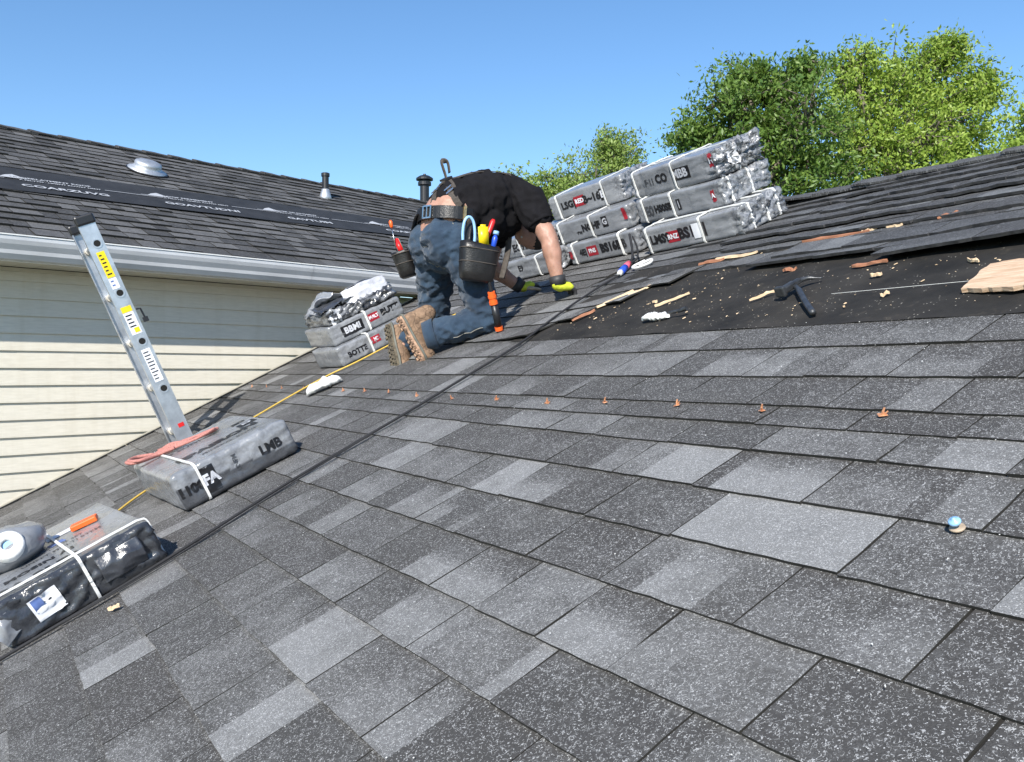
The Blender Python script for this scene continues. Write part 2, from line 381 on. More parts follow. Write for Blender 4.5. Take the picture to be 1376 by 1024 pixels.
def text_verts(s,bold=.035):
    if s in TXT: return TXT[s]
    cu=bpy.data.curves.new('t','FONT'); cu.body=s; cu.size=1; cu.offset=bold; cu.resolution_u=2; cu.align_x='CENTER'; cu.align_y='CENTER'
    o=bpy.data.objects.new('t',cu); C.objects.link(o); me=evalmesh(o,'t'); bpy.data.objects.remove(o)
    r=([(v.co.x,v.co.y) for v in me.vertices],[tuple(p.vertices) for p in me.polygons]); TXT[s]=r; return r
# ------------------------------------------------------------------ ground
g=G(); g.add([(-900,-900,-5.2),(900,-900,-5.2),(900,900,-5.2),(-900,900,-5.2)],[(0,1,2,3)])
gr=g.obj('ground',M['grass']); tag(gr,kind='structure')
# ------------------------------------------------------------------ shingles
def shingle_mesh(cols,rows_y,hfun,tones,edge_noise,mat,extra=None,thin=.001,slab=None):
    """cols: list of (xa) ; top grid with butt and side faces. tones: function(ix,iy)->(t,h)"""
    vs=[];fs=[];tn=[];eg=[]; nx=len(cols[0]); ny=len(rows_y)
    for j in range(ny):
        for i in range(nx):
            x=cols[j][i]; y=rows_y[j]
            if j==0: y+=edge_noise(x)
            vs.append((x,y,hfun(x,y,j,ny)))
    for j in range(ny-1):
        for i in range(nx-1):
            fs.append((j*nx+i,j*nx+i+1,(j+1)*nx+i+1,(j+1)*nx+i)); eg.append(0)
            t0=tones(i,j); lo=tones(i,j-1) if j>0 else t0; hi=tones(i,j+1) if j<ny-2 else t0
            a_=((t0[0]+lo[0])/2,(t0[1]+lo[1])/2); b_=((t0[0]+hi[0])/2,(t0[1]+hi[1])/2); tn.append([a_,a_,b_,b_])
    nt_=len(fs); b=len(vs)
    for i in range(nx): x,y,h=vs[i]; vs.append((x,y+.002,thin if slab is None else max(thin,h-slab)))
    for i in range(nx-1): fs.append((b+i,b+i+1,i+1,i)); tn.append((0,0)); eg.append(1)
    # sides
    for (i,flip) in ((0,False),(nx-1,True)):
        b2=len(vs)
        for j in range(ny): x,y,h=vs[j*nx+i]; vs.append((x,y,thin if slab is None else max(thin,h-slab)))
        for j in range(ny-1):
            q=(j*nx+i,(j+1)*nx+i,b2+j+1,b2+j); fs.append(q if flip else q[::-1]); tn.append((0,0)); eg.append(1)
    return vs,fs,tn,eg
def finish_shingles(name,data,mats,parent,mtx,kind=None,center=True):
    vs=[];fs=[];tn=[];eg=[]
    for d in data:
        b=len(vs); vs+=d[0]; fs+=[tuple(i+b for i in f) for f in d[1]]; tn+=d[2]; eg+=d[3]
    cx=sum(v[0] for v in vs)/len(vs) if center else 0; cy=sum(v[1] for v in vs)/len(vs) if center else 0
    me=bpy.data.meshes.new(name); me.from_pydata([(v[0]-cx,v[1]-cy,v[2]) for v in vs],[],fs)
    me.uv_layers.new(name='UVMap'); me.color_attributes.new('tone','FLOAT_COLOR','CORNER'); uv=me.uv_layers['UVMap']; ca=me.color_attributes['tone']
    uvs=[];cs=[]
    for p in me.polygons:
        t=tn[p.index]
        for ci_,vi in enumerate(p.vertices):
            v=vs[vi]; uvs+= [v[0],v[1]+v[2]*.5]; tc=t[ci_] if isinstance(t,list) else t; cs+=[tc[0],tc[1],0,1]
    me.uv_layers['UVMap'].data.foreach_set('uv',uvs); me.color_attributes['tone'].data.foreach_set('color',cs)
    for m in mats: me.materials.append(m)
    me.polygons.foreach_set('material_index',eg); me.update()
    return me,Matrix.Translation((cx,cy,0))
def proj(P):
    c,s=math.cos(-.009426),math.sin(-.009426); x,y,z=P; yy=y*c+z*s; zz=-y*s+z*c
    if yy<.05: return None
    return 688+1167*x/yy,512-1167*zz/yy,yy
def pxsize(mtx,pts):
    q=[proj(mtx@Vector(p)) for p in pts]
    if any(a is None for a in q): q=[a for a in q if a]; 
    if len(q)<2: return 0
    xs=[a[0] for a in q]; ysv=[a[1] for a in q]
    x0,x1,y0,y1=max(0,min(xs)),min(1376,max(xs)),max(0,min(ysv)),min(1024,max(ysv))
    if x1<=x0 or y1<=y0: return 0
    n=len(q); ar=0
    for i in range(n): ar+=q[i][0]*q[(i+1)%n][1]-q[(i+1)%n][0]*q[i][1]
    return abs(ar)/2
def wallX(y): return -6.972-.1617*y   # where the siding meets the roof
YS=[-1.36,-1.162,-.962,-.763,-.562,-.361,-.161,.041,.253,.457,.628,.827,1.023,1.223,1.411,1.544,1.651,1.836,2.05,2.267]
YU=[2.267,2.46,2.66,2.86,3.05,3.225,3.40,3.56,3.71,3.85,3.98,4.10,4.21,4.32]
SL={-.361:[-2.81,-2.47],-.161:[-2.95,-2.64,-2.23,-1.92],.041:[-3.15,-2.78,-2.44,-2.1,-1.78,-1.5],.253:[-2.84,-2.51,-2.24,-1.88,-1.55,-1.21],.457:[-2.88,-2.5,-2.19,-1.75,-1.38,-1.01],
.628:[-2.74,-2.36,-1.95,-1.715,-1.23,-.91],.827:[-3.09,-2.79,-2.41,-2.15,-1.78,-1.49,-1.1,-.77],1.023:[-2.96,-2.55,-2.21,-1.78,-1.46,-1.02,-.74],1.223:[-3.45,-3.02,-2.59,-2.23,-1.9,-1.58,-1.25,-.86],
1.411:[-2.2,-1.86,-1.55,-1.19],1.544:[-1.97,-1.65,-1.36,-1.08],1.651:[-2.07,-1.77,-1.5,-1.2],1.836:[-2.34,-1.95,-1.44,-1.1]}
BRIGHT=[(-1.46,-1.02,1.023,1.223,.95),(-1.5,-1.23,1.223,1.36,.9),(-1.23,-1.05,1.223,1.36,.5),(-1.40,-1.2,.86,1.0,.8),(-2.51,-2.40,.46,.6,.6),(-1.95,-1.74,.63,.80,.75),(-1.49,-1.25,.66,.80,.8),(-1.95,-1.7,.46,.60,.7),(-.90,-.77,.9,1.02,.6),
(-1.28,-1.12,.66,.80,.7),(-.72,-.55,1.03,1.2,.85),(-2.1,-1.95,.66,.8,.7),(-2.23,-2.0,1.03,1.15,.7),(-1.7,-1.45,.3,.42,.6),(-1.6,-1.2,1.85,2.0,.5),(-2.2,-1.8,1.86,2.0,.6),(-2.6,-2.3,.85,.98,.55)]
def fill_slots(y0,x0,x1,rr):
    s=sorted(SL.get(y0,[])); out=[]
    def gap(a,b):
        n=max(1,round((b-a)/.31)); return [a+(b-a)*k/n+(rr.uniform(-.035,.035)) for k in range(1,n)]
    pts=[q for q in s if x0+.1<q<x1-.1]; e=[x0-rr.uniform(0,.0)]+pts+[x1]; res=[]
    if not pts:
        x=x0; 
        while x<x1: res.append(x); x+=rr.uniform(.25,.38)
        res.append(x1)
        if len(res)>2 and res[-1]-res[-2]<.08: res.pop(-2)
        return res
    for i in range(len(e)-1):
        res.append(e[i]); res+=gap(e[i],e[i+1])
    res.append(e[-1]); return res
def torn_left(y): return -3.86+.19*(max(0,y-2.267)/.2)**.8 if y<3.2 else -3.07
rr=random.Random(3); items=[]   # (pixel area, data, mats)
def make_row(y0,y1,x0,x1,old=False,lift=None,slant=None,over=.03):
    xs=fill_slots(y0,x0,x1,rr) if not old else None
    if old:
        xs=[x0]; 
        while xs[-1]<x1: xs.append(xs[-1]+rr.uniform(.22,.45))
        xs[-1]=x1
    for k in range(len(xs)-1):
        a,b=xs[k]+.0024,xs[k+1]-.0024
        if b-a<.03: continue
        nx=max(3,int((b-a)/.06)+2) if not old else max(4,int((b-a)/.045)+2)
        jit=rr.uniform(-.003,.003) if not old else rr.uniform(-.014,.01); th=rr.uniform(.0065,.0095) if not old else rr.uniform(.005,.011)
        ya,yb=y0+jit,y1+over; split=y0+(y1-y0)*rr.uniform(.6,.85)
        rows=[ya,ya+(split-ya)*.6,split,yb]
        cols=[]; ja,jb=rr.uniform(-.0016,.0016),rr.uniform(-.0016,.0016)
        for y in rows:
            aa=a; 
            if slant and k==0: aa=slant(y)
            else: aa=a+ja*(1 if y<split else -1)
            bb=b+jb*(1 if y<split else -1)
            cols.append([aa+(bb-aa)*i/(nx-1) for i in range(nx)])
        base=rr.choice([.0,.08,.15,.22,.32,.45]) ; hue=rr.uniform(0,.8)
        cut=rr.randint(0,nx) if rr.random()<.6 else nx+1; lt=rr.choice([0,.0,.2,.35,.5,.6]); top=rr.random()<.55
        def tones(i,j,a=a,b=b,nx=nx,base=base,cut=cut,lt=lt,top=top,rows=rows,hue=hue):
            xm=a+(b-a)*(i+.5)/(nx-1); ym=(rows[j]+rows[j+1])/2
            v=base+(lt if i>=cut else 0)-(.28 if (j>=2 and top) else 0)
            for (p,q,r,s,t) in BRIGHT:
                if p<=xm<=q and j<=2 and r-.05<rows[0]+.1<s+.05: v=t if j<=1 or (s-r)>.19 else v
            return (max(0,min(1,v)),hue*(1-v))
        sd=rr.uniform(0,50)
        def hf(x,y,j,ny,th=th,y0=y0,y1=y1,sd=sd):
            f=1-min(1,(y-y0)/(y1-y0+over)); h=.0025+(th)*f*(1 if j==0 else .92)+.0012*nz(x*9,y*9,sd)
            if lift: h+=lift(x,y,f,j)
            return max(.0016,h)
        en=(lambda x,sd=sd:.0038*nz(x*17,sd)+.0022*nz(x*80,sd)) if not old else (lambda x,sd=sd:.012*nz(x*7,sd)+.007*nz(x*31,sd))
        d=shingle_mesh(cols,rows,hf,tones,en,None,slab=(.013 if old else .008) if lift else None)
        ar=pxsize(ROOF,[(a,y0,.005),(b,y0,.005),(b,y1,.005),(a,y1,.005)])
        items.append((ar,d,[M['old'] if old else M['shingle'],M['old_edge'] if old else M['asphalt_edge']]))
for k in range(len(YS)-1):
    y0,y1=YS[k],YS[k+1]; make_row(y0,y1,wallX(y0)+.03,.9,slant=lambda y:wallX(y)+.03,over=.0 if k==len(YS)-2 else .03)
def lift_left(x,y,f,j): 
    e=torn_left(min(y,3.19)); d=max(0,(e-x)); return .022*math.exp(-d/.22)*(1 if y<3.2 else 0)
def lift_up(x,y,f,j):
    k=max(0,min(1,(x+4.2)/1.0)); return k*(.003+f*(.005+.010*max(0,nz(x*2.6,y*6,3)+.1)+.006*nz(x*11,y*9,8)))
for k in range(4):
    y0,y1=YU[k],YU[k+1]; make_row(y0,y1,wallX(y0)+.03,torn_left((y0+y1)/2)+rr.uniform(-.05,.05),lift=lift_left,slant=lambda y:wallX(y)+.03,over=.03 if k<3 else .09)
make_row(2.93,3.06,-2.87,.9,old=True,lift=lambda x,y,f,j:.012+.02*f,over=.04)
make_row(3.04,3.235,-2.80,.9,old=True,lift=lambda x,y,f,j:.012+.012*f+.02*max(0,nz(x*2,7))*f,over=.04)
make_row(2.815,2.96,-2.12,.9,old=True,lift=lambda x,y,f,j:.030+.012*f+.02*max(0,min(1,(x+2.1)/.7)),over=.05)
for k in range(4,len(YU)-1):
    y0,y1=YU[k],YU[k+1]; make_row(y0,y1,wallX(y0)+.03,-4.25,slant=lambda y:wallX(y)+.03)
    make_row(y0+rr.uniform(-.02,.02),y1,-4.2,.9,old=True,lift=lift_up)
    if k>4: make_row((y0+y1)/2+rr.uniform(-.02,.02),y1+.02,-3.6+rr.uniform(0,.9),.9,old=True,lift=lambda x,y,f,j:.012+lift_up(x,y,f,j))
main=thing('house_roof','near grey asphalt shingle roof with a torn open patch of black felt near its ridge','roof',ROOF)
PM[main.name]=ROOF
# deck with felt, a real slab with its far slope
g=G(); y0=-1.4; yr=4.36
V=lambda x,y,h:(x,y,h)
pitch=math.atan2(ey.z,math.hypot(ey.x,ey.y))
g.add([V(wallX(y0)+.02,y0,0),V(1,y0,0),V(1,yr,0),V(wallX(yr)+.02,yr,0),V(wallX(y0)+.02,y0,-.03),V(1,y0,-.03),V(1,yr,-.03),V(wallX(yr)+.02,yr,-.03)],[(0,1,2,3),(7,6,5,4),(0,4,5,1),(1,5,6,2),(3,7,4,0)])
g.obj('roof_felt',M['felt'],main)
# underlay wrinkles are geometry: a rumpled felt sheet in the opening
g=G(); NXf,NYf=70,30; vs=[];fs=[]
for j in range(NYf+1):
    for i in range(NXf+1):
        x=-3.95+(.9+3.95)*i/NXf; y=2.24+(3.3-2.24)*j/NYf
        z=.0035+.004*max(0,nz(x*3,y*3,1)+.3)+.0045*max(0,1-5*abs(nz(x*2.2,y*5,2)))+(.004 if y>2.68 else 0)
        vs.append((x,y,z))
for j in range(NYf):
    for i in range(NXf): a=j*(NXf+1)+i; fs.append((a,a+1,a+NXf+2,a+NXf+1))
g.add(vs,fs); g.obj('felt_sheet',M['felt'],main,smooth=True)
g=G(); cl=[(-2.08+.84*i/14+.003*nz(i,2),2.50-.0*i+.004*nz(i,5),.019) for i in range(15)]
g.tube(cl,.0009,5); g.obj('chalk_line',M['cloth_white'],main)
# far slope of the roof (behind the ridge)
c,s=math.cos(-2*pitch),math.sin(-2*pitch)
g=G(); L2=4.2
def far(x,t,h): return (x,yr+t*c,h+t*s)
g.add([far(wallX(yr),0,-.001),far(1,0,-.001),far(1,L2,-.001),far(wallX(yr),L2,-.001),far(wallX(yr),0,-.04),far(1,0,-.04),far(1,L2,-.04),far(wallX(yr),L2,-.04)],[(0,1,2,3),(7,6,5,4),(0,4,5,1),(1,5,6,2),(2,6,7,3),(3,7,4,0)])
g.obj('far_slope',M['asphalt_edge'],main)
items.sort(key=lambda t:-t[0])
for ar,d,mats in items[:300]:
    me,tm=finish_shingles('shingle',[d],mats,main,ROOF); link('shingle',me,None,main,ROOF@tm)
for key,nm in ((M['shingle'],'remaining_shingles'),(M['old'],'remaining_old_shingles')):
    ds=[d for ar,d,m in items[300:] if m[0]==key]
    if ds:
        me,tm=finish_shingles(nm,ds,[key,M['old_edge'] if key==M['old'] else M['asphalt_edge']],main,ROOF,center=False); o=link(nm,me,None,main,ROOF); o['kind']='stuff'
# ridge caps, curling and overlapping
def cap_mesh(L,curl,seed,wd=.14,hgt=.0,pit=pitch):
    vs=[];fs=[]; nx,ny=9,8; cp,sp=math.cos(pit*2),math.sin(pit*2)
    for layer in (0,1):
        for i in range(nx+1):
            u_=i/nx; x=-L/2+L*u_
            for j in range(ny+1):
                q=-1+2*j/ny; yy=q*wd
                k=max(0,yy); y=yy if yy<0 else yy*cp; z=0 if yy<0 else -yy*sp
                z-=.012*max(0,1-abs(q)*2.5)
                z+= .006+.012*(1-u_)*1+curl*.6*(1-u_)**2*(.4+.6*abs(q)) +.005*nz(x*8,q*2,seed)
                if layer: z-=.011
                vs.append((x+ (0.012*nz(q*3,seed) if i in(0,nx) else 0),y+.008*nz(x*9,seed,2),z))
    n=(nx+1)*(ny+1)
    for i in range(nx):
        for j in range(ny):
            a=i*(ny+1)+j; fs.append((a,a+ny+1,a+ny+2,a+1)); fs.append((n+a,n+a+1,n+a+ny+2,n+a+ny+1))
    def edge(a,b): fs.append((a,b,n+b,n+a))
    for j in range(ny): edge(j,j+1); a=nx*(ny+1)+j; edge(a+1,a)
    for i in range(nx): a=i*(ny+1); edge(a+ny+1,a); edge(a+ny,a+2*ny+1)
    me=bpy.data.meshes.new('ridge_cap_shingle'); me.from_pydata(vs,[],fs)
    me.uv_layers.new(name='UVMap'); me.color_attributes.new('tone','FLOAT_COLOR','CORNER'); uv=me.uv_layers['UVMap']; ca=me.color_attributes['tone']; t=rnd.choice([.1,.2,.3])
    for p in me.polygons:
        for li in p.loop_indices: v=vs[me.loops[li].vertex_index]; uv.data[li].uv=(v[0]+seed,v[1]); ca.data[li].color=(t,.3,0,1)
    return me
x=-7.3;k=0
while x<.9:
    L=.42; me=cap_mesh(L,rnd.uniform(.0,.025) if x>-4 else .004,k*3.1); me.materials.append(M['old'])
    link('ridge_cap_shingle',me,None,main,ROOF@Matrix.Translation((x,yr-.03,.022+rnd.uniform(0,.008)))@Matrix.Rotation(rnd.uniform(-.03,.03),4,'Z')); x+=rnd.uniform(.27,.33) ; k+=1
# metal flashing along the siding: white upstand and dark edge strip
g=G()
for yy0,yy1 in ((-1.38,.6),(.61,2.6),(2.61,4.3)):
    a=Vector((wallX(yy0)+.014,yy0,0)); b=Vector((wallX(yy1)+.014,yy1,0)); d=(b-a).normalized(); nrm=Vector((d.y,-d.x,0))
    vs=[a,b,b+nrm*.032,a+nrm*.032]; vs=[v+Vector((0,0,.016)) for v in vs]+[v+Vector((0,0,.010)) for v in vs]
    g.add(vs,[(0,3,2,1),(4,5,6,7),(3,7,6,2),(0,1,5,4),(0,4,7,3),(1,2,6,5)])
g.obj('edge_strip',M['blackpl'],main)
g=G()
for yy0,yy1 in ((-1.38,.58),(.57,2.6),(2.59,4.3)):
    a=Vector((wallX(yy0)+.012,yy0,0)); b=Vector((wallX(yy1)+.012,yy1,0))
    up=IR.to_3x3()@Vector((0,0,1)); o2=IR.to_3x3()@(-NW)
    vs=[a,b,b+up*.028,a+up*.028]; vs=vs+[v+o2*.004 for v in vs]
    g.add(vs,[(0,1,2,3),(4,7,6,5),(0,4,5,1),(2,6,7,3),(1,5,6,2),(0,3,7,4)])
g.obj('wall_flashing',M['soffit'],main)
# walls that carry the near roof
g=G(); Pa=ROOF@Vector((.8,-1.1,-.1)); Pb=ROOF@Vector((wallX(-1.1)+.2,-1.1,-.1)); 
for P,Q in ((Pa,Pb),(Pa,ROOF@Vector((.8,4.3,-.1)))):
    vs=[(P.x,P.y,-5.2),(Q.x,Q.y,-5.2),(Q.x,Q.y,Q.z),(P.x,P.y,P.z)]
    vs=[tuple(ROOF.inverted()@Vector(v)) for v in vs]; g.add(vs,[(0,1,2,3)])
g.obj('wall',M['siding'],main)
# ------------------------------------------------------------------ wing house with the pale siding
wing=thing('wing_house','neighbouring house wing with cream lap siding, white gutter and dark shingled roof','house',WING)
S0,S1=-2.2,7.0; TAN=.49; EP=-.42; EZ=.905; PR=2.44; SLEN=(PR-EP)*math.sqrt(1+TAN*TAN)
# siding boards
zt=.73; k=0; z=.276+.1209*4
bot=-5.2
while z>-2.2:
    z0=z-.1209
    g=G(); top=min(z,zt)
    prof=[(-.002,top),(-.016,z0+.012),(-.017,z0),(-.003,z0)]
    n=10; cut=S0+2.2+3.4*((k*0.381+.13)%1); k+=1
    for (sa,sb,pr2) in ((S0,cut,0),(cut-.012,S1,-.0018)):
        g=G(); vs=[]
        for i in range(n+1):
            s_=sa+(sb-sa)*i/n
            for (p,q) in prof: vs.append((s_,p+pr2+.0016*nz(s_*2,z),q))
        m=4; fs=[(i*m+j,i*m+j+1,(i+1)*m+j+1,(i+1)*m+j) for i in range(n) for j in range(3)]
        g.add(vs,fs); g.obj('siding_board',M['siding'],wing)
    z-=.1209
g=G(); g.add([(S0,0,-5.2),(S1,0,-5.2),(S1,0,zt),(S0,0,zt),(S0,4.9,-5.2),(S1,4.9,-5.2),(S1,4.9,zt),(S0,4.9,zt)],[(0,1,2,3),(1,5,6,2),(5,4,7,6),(4,0,3,7)])
g.add([(S0,0,zt),(S0,4.9,zt),(S0,2.44,2.2)],[(0,1,2)]); g.add([(S1,0,zt),(S1,4.9,zt),(S1,2.44,2.2)],[(0,1,2)])
g.obj('wall',M['siding'],wing)
# soffit panels
x=S0; g0=None
while x<S1:
    g=G(); g.box((x+.071,-.175,.742),(.138,.31,.016)); o=g.obj('soffit_panel',M['soffit'],wing); x+=.142
g=G(); g.box(((S0+S1)/2,-.01,.716),(S1-S0,.028,.026)); g.obj('trim_strip',M['soffit'],wing)
g=G(); g.box(((S0+S1)/2,-.333,.815),(S1-S0,.012,.165)); g.obj('fascia',M['white'],wing)
# gutter, K profile
g=G(); pr_=[(-.34,.885),(-.34,.745),(-.40,.742),(-.425,.775),(-.43,.80),(-.452,.835),(-.462,.862),(-.462,.888),(-.447,.893),(-.447,.886),(-.456,.884),(-.456,.866),(-.446,.838),(-.424,.803),(-.419,.777),(-.398,.748),(-.346,.751),(-.346,.885)]
for (a,b) in ((S0,2.2),(2.203,S1)):
    n=len(pr_); vs=[(s_,p,z) for s_ in (a,b) for (p,z) in pr_]; fs=[(j,(j+1)%n,n+(j+1)%n,n+j) for j in range(n)]; g.add(vs,fs)
g.obj('gutter',M['gutter'],wing)
g=G(); g.box(((S0+S1)/2,-.458,.8935),(S1-S0,.02,.008)); g.obj('gutter_lip',M['white'],wing)
g=G(); g.add([(S0,EP,EZ-.012),(S1,EP,EZ-.012),(S1,PR,EZ+TAN*(PR-EP)-.012),(S0,PR,EZ+TAN*(PR-EP)-.012),(S0,PR+2.86,EZ-.012),(S1,PR+2.86,EZ-.012)],[(0,1,2,3),(3,2,5,4)])
g.add([(S0,EP,EZ-.05),(S1,EP,EZ-.05),(S1,EP,EZ-.012),(S0,EP,EZ-.012)],[(0,1,2,3)])
g.obj('roof_deck',M['asphalt_edge'],wing)
wr=Matrix.Translation((0,EP,EZ))@Matrix.Rotation(math.atan(TAN),4,'X'); WR=WING@wr
rr=random.Random(11); items=[]; NC=23; ce=SLEN/NC
for k in range(NC):
    y0=k*ce-(.03 if k==0 else 0); y1=(k+1)*ce; x=S0-rr.uniform(0,.2)
    while x<S1:
        wd=rr.choice([.11,.14,.17,.2,.24]); a,b=x+.0035,min(x+wd-.0035,S1+.03); nx=3
        jit=rr.choice([0,0,.0,-.004,.004]); rows=[y0+jit,y0+ce*.55,y1+.02]; cols=[[a+(b-a)*i/(nx-1) for i in range(nx)] for _ in rows]
        t0=rr.choice([.12,.25,.4,.55,.7]); hu=rr.uniform(0,.9); th=rr.choice([.008,.012,.017])
        hf=lambda x_,y,j,ny,th=th,y0=y0:.003+th*(1-min(1,max(0,(y-y0)/(ce+.02))))+.001*nz(x_*5,y*5)
        d=shingle_mesh(cols,rows,hf,lambda i,j,t0=t0,hu=hu:(t0,hu*.6),lambda x_:0,None,thin=-.008)
        items.append((pxsize(WR,[(a,y0,0),(b,y0,0),(b,y1,0),(a,y1,0)]),d)); x+=wd
items.sort(key=lambda t:-t[0]); mats=[M['wing'],M['asphalt_edge']]
for ar,d in items[:300]:
    me,tm=finish_shingles('shingle',[d],mats,wing,WR); link('shingle',me,None,wing,WR@tm)
me,tm=finish_shingles('remaining_shingles',[d for ar,d in items[300:]],mats,wing,WR,center=False); o=link('remaining_shingles',me,None,wing,WR); o['kind']='stuff'
x=S0;k=0
while x<S1:
    me=cap_mesh(.34,.006,50+k*2.7,.11,pit=math.atan(TAN)); me.materials.append(M['wing']); 
    link('ridge_cap_shingle',me,None,wing,WR@Matrix.Translation((x,SLEN-.02,.016))); x+=.27; k+=1
# underlayment strip with print
kk=math.sqrt(1+TAN*TAN)
def strip_y(s_): return (.45+.055*(s_-.1)-EP)*kk
g=G(); n=60; vs=[]
for i in range(n+1):
    s_=S0+(S1-S0)*i/n
    for j in range(6): vs.append((s_,strip_y(s_)+.62*j/5+.004*nz(s_*3,j),.0235+.004*nz(s_*2.3,j*.8,4)))
g.add(vs,[(i*6+j,(i+1)*6+j,(i+1)*6+j+1,i*6+j+1) for i in range(n) for j in range(5)])
strip=g.obj('underlayment_strip',M['under'],wing,WR,smooth=True)
def strip_text(txt,s_,dy,size,rot=0,bold=.03,stretch=1.25):
    v,f=text_verts(txt,bold); g=G(); a=math.atan(.055*kk)
    g.add([(s_+x*size*stretch,strip_y(s_)+dy+x*size*stretch*math.tan(a)+y*size,.0315) for x,y in v],f); return g
for i,(s_,t1,t2) in enumerate([(.35,'COARZUVG','UNDERLAYMENT ROOF'),(1.5,'GOAVTUDNI','ROOF FERMEMENT'),(2.62,'GAVTUIM','LAYER FELSTYMENT'),(3.9,'COARTUYG','PRO LAYERUNT'),(5.2,'GOAVTUDNI','ROOF FERMEMENT'),(-.9,'GOAVTUDNI','ROOF FERMEMENT')]):
    g=strip_text(t1,s_+.28,.13,.08,bold=.03,stretch=1.5); q=strip_text(t2,s_+.22,.33,.045); g.add(q.v,q.f)
    q=strip_text('A FELTYM · LIMENT ROWET MENT',s_+.28,.275,.032); g.add(q.v,q.f)
    for (dx,dy,w_,h_) in ((.62,.275,.5,.008),(-.22,.30,.2,.008)):
        y=strip_y(s_+dx)+dy; g.add([(s_+dx,y,.0315),(s_+dx+w_,y+.06*w_,.0315),(s_+dx+w_,y+.06*w_+h_,.0315),(s_+dx,y+h_,.0315)],[(0,1,2,3)])
    y=strip_y(s_-.05)+.30
    g.add([(s_-.16,y,.0315),(s_+.04,y+.01,.0315),(s_+.0,y+.05,.0315),(s_-.05,y+.10,.0315),(s_-.11,y+.06,.0315)],[(0,1,2,3,4)])
    g.obj('lettering',M['print'],strip,WR)
# roof ventilator and vent pipes
def wpt(s_,p,lift=0): return WING@Vector((s_,p,EZ+TAN*(p-EP)+lift))
def up(P): return Matrix.Translation(P)
rv=G(); rv.lathe([(.22,0),(.22,.012),(.17,.03),(.15,.055),(.155,.075),(.145,.10),(.11,.115),(.06,.122),(0,.124)],32)
o=rv.obj('roof_ventilator',M['galv'],wing,WR@Matrix.Translation((1.68,(1.63-EP)*kk,.02))@Matrix.Scale(.8,4),smooth=True)
g=G(); g.lathe([(.235,0),(.235,.008),(.2,.014)],28); g.obj('base_ring',M['blackpl'],o,WR@Matrix.Translation((1.68,(1.63-EP)*kk,.016))@Matrix.Scale(.8,4))
P=wpt(3.77,1.79)
g=G(); g.lathe([(.078,-.04),(.066,.02),(.046,.08),(.043,.10)],20); pb=g.obj('pipe_flashing',M['galv'],wing,up(P),smooth=True)
g=G(); g.lathe([(.038,.0),(.038,.24),(.048,.245),(.048,.28),(.036,.285)],18); g.obj('vent_pipe',M['blackpl'],wing,up(P))
P=wpt(5.75,2.44,.02)
g=G(); g.lathe([(.062,-.15),(.062,.2),(.09,.205),(.09,.245),(.065,.25),(.065,.265),(.115,.275),(.115,.30),(.07,.33),(.02,.345),(.018,.36),(0,.362)],20); g.obj('capped_vent_pipe',M['blackpl'],wing,up(P))
# ------------------------------------------------------------------ ladder
base=Vector((-1.990,5.3968,-.4582)); d2v=Vector((.85237,.52294,0))
ua=(d2v*-.54015+Vector((0,0,1.2589))).normalized(); LL=1.47
ra=d1.copy(); wv=ua.cross(ra).normalized()   # rail width direction
if wv.x<0: wv=-wv
LM=Matrix(((wv.x,ra.x,ua.x,0),(wv.y,ra.y,ua.y,0),(wv.z,ra.z,ua.z,0),(0,0,0,1))); LM.translation=base-wv*.015
lad=thing('ladder','aluminium extension ladder section standing on the roof, leaning to the left against the white gutter','ladder',LM)
for k,yy in enumerate((0,.40)):
    g=G(); sgn=1 if k==0 else -1
    g.box((0,yy,LL/2),(.096,.004,LL)); g.box((.046,yy+sgn*.016,LL/2),(.005,.028,LL)); g.box((-.046,yy+sgn*.016,LL/2),(.005,.028,LL))
    o=g.obj('rail',M['alu'],lad)
for z in (.09,.40,.71,1.02,1.33):
    g=G(); g.tube([(0,.003,z),(0,.397,z)],.017,12); r_=g.obj('rung',M['alu'],lad,smooth=True)
    g=G(); g.tube([(0,.36,z),(0,.398,z)],.023,12); g.obj('rung_collar',M['rung'],lad)
    if z>.1:
        g=G(); g.lathe([(.020,0),(.028,0),(.028,.004),(.020,.004)],20,cap=False); me=g.mesh('rung_end',[M['alu']]); link('rung_end',me,None,lad,LM@Matrix.Translation((0.008,-.0025,z))@Matrix.Rotation(PI/2,4,'X'))
        g=G(); g.lathe([(.019,0),(.019,.002)],18); link('rung_hole',g.mesh('rung_hole',[M['hole']]),None,lad,LM@Matrix.Translation((0.008,-.0023,z))@Matrix.Rotation(PI/2,4,'X'))  # flat black disc painted as the shade inside the rung hole
for k,yy in enumerate((.012,.388)):
    g=G(); g.box((0,yy,LL+.008),(.112,.05,.06)); o=g.obj('end_cap',M['blackpl'],lad); bevel(o,.012)
def sticker(z0,z1,m,x=0.0,wd=.055,nm='sticker'):
    g=G(); g.box((x,-.0035,(z0+z1)/2),(wd,.002,z1-z0)); return g.obj(nm,m,lad)
def marks(par,z0,z1,x=0,wd=.04,n=7,m='ink'):
    g=G(); 
    for i in range(n):
        z=z0+(z1-z0)*(i+.5)/n; q=wd*rnd.uniform(.5,.95); g.box((x-(wd-q)/2,-.0052,z),(q,.001,(z1-z0)/n*.35))
    g.obj('sticker_print',M[m],par)
a=sticker(1.12,1.28,M['tyellow'],.002,.045); marks(a,1.13,1.27,.002,.03,6); a=sticker(1.05,1.115,M['paper'],.002,.045); marks(a,1.06,1.11,.002,.03,2,'blueink')
a=sticker(.90,.935,M['tyellow'],.002,.06); a=sticker(.76,.897,M['paper'],.002,.06); marks(a,.80,.89,.002,.045,4); 
g=G(); g.box((.01,-.0052,.785),(.03,.001,.03)); g.obj('sticker_print',M['tyellow'],a)
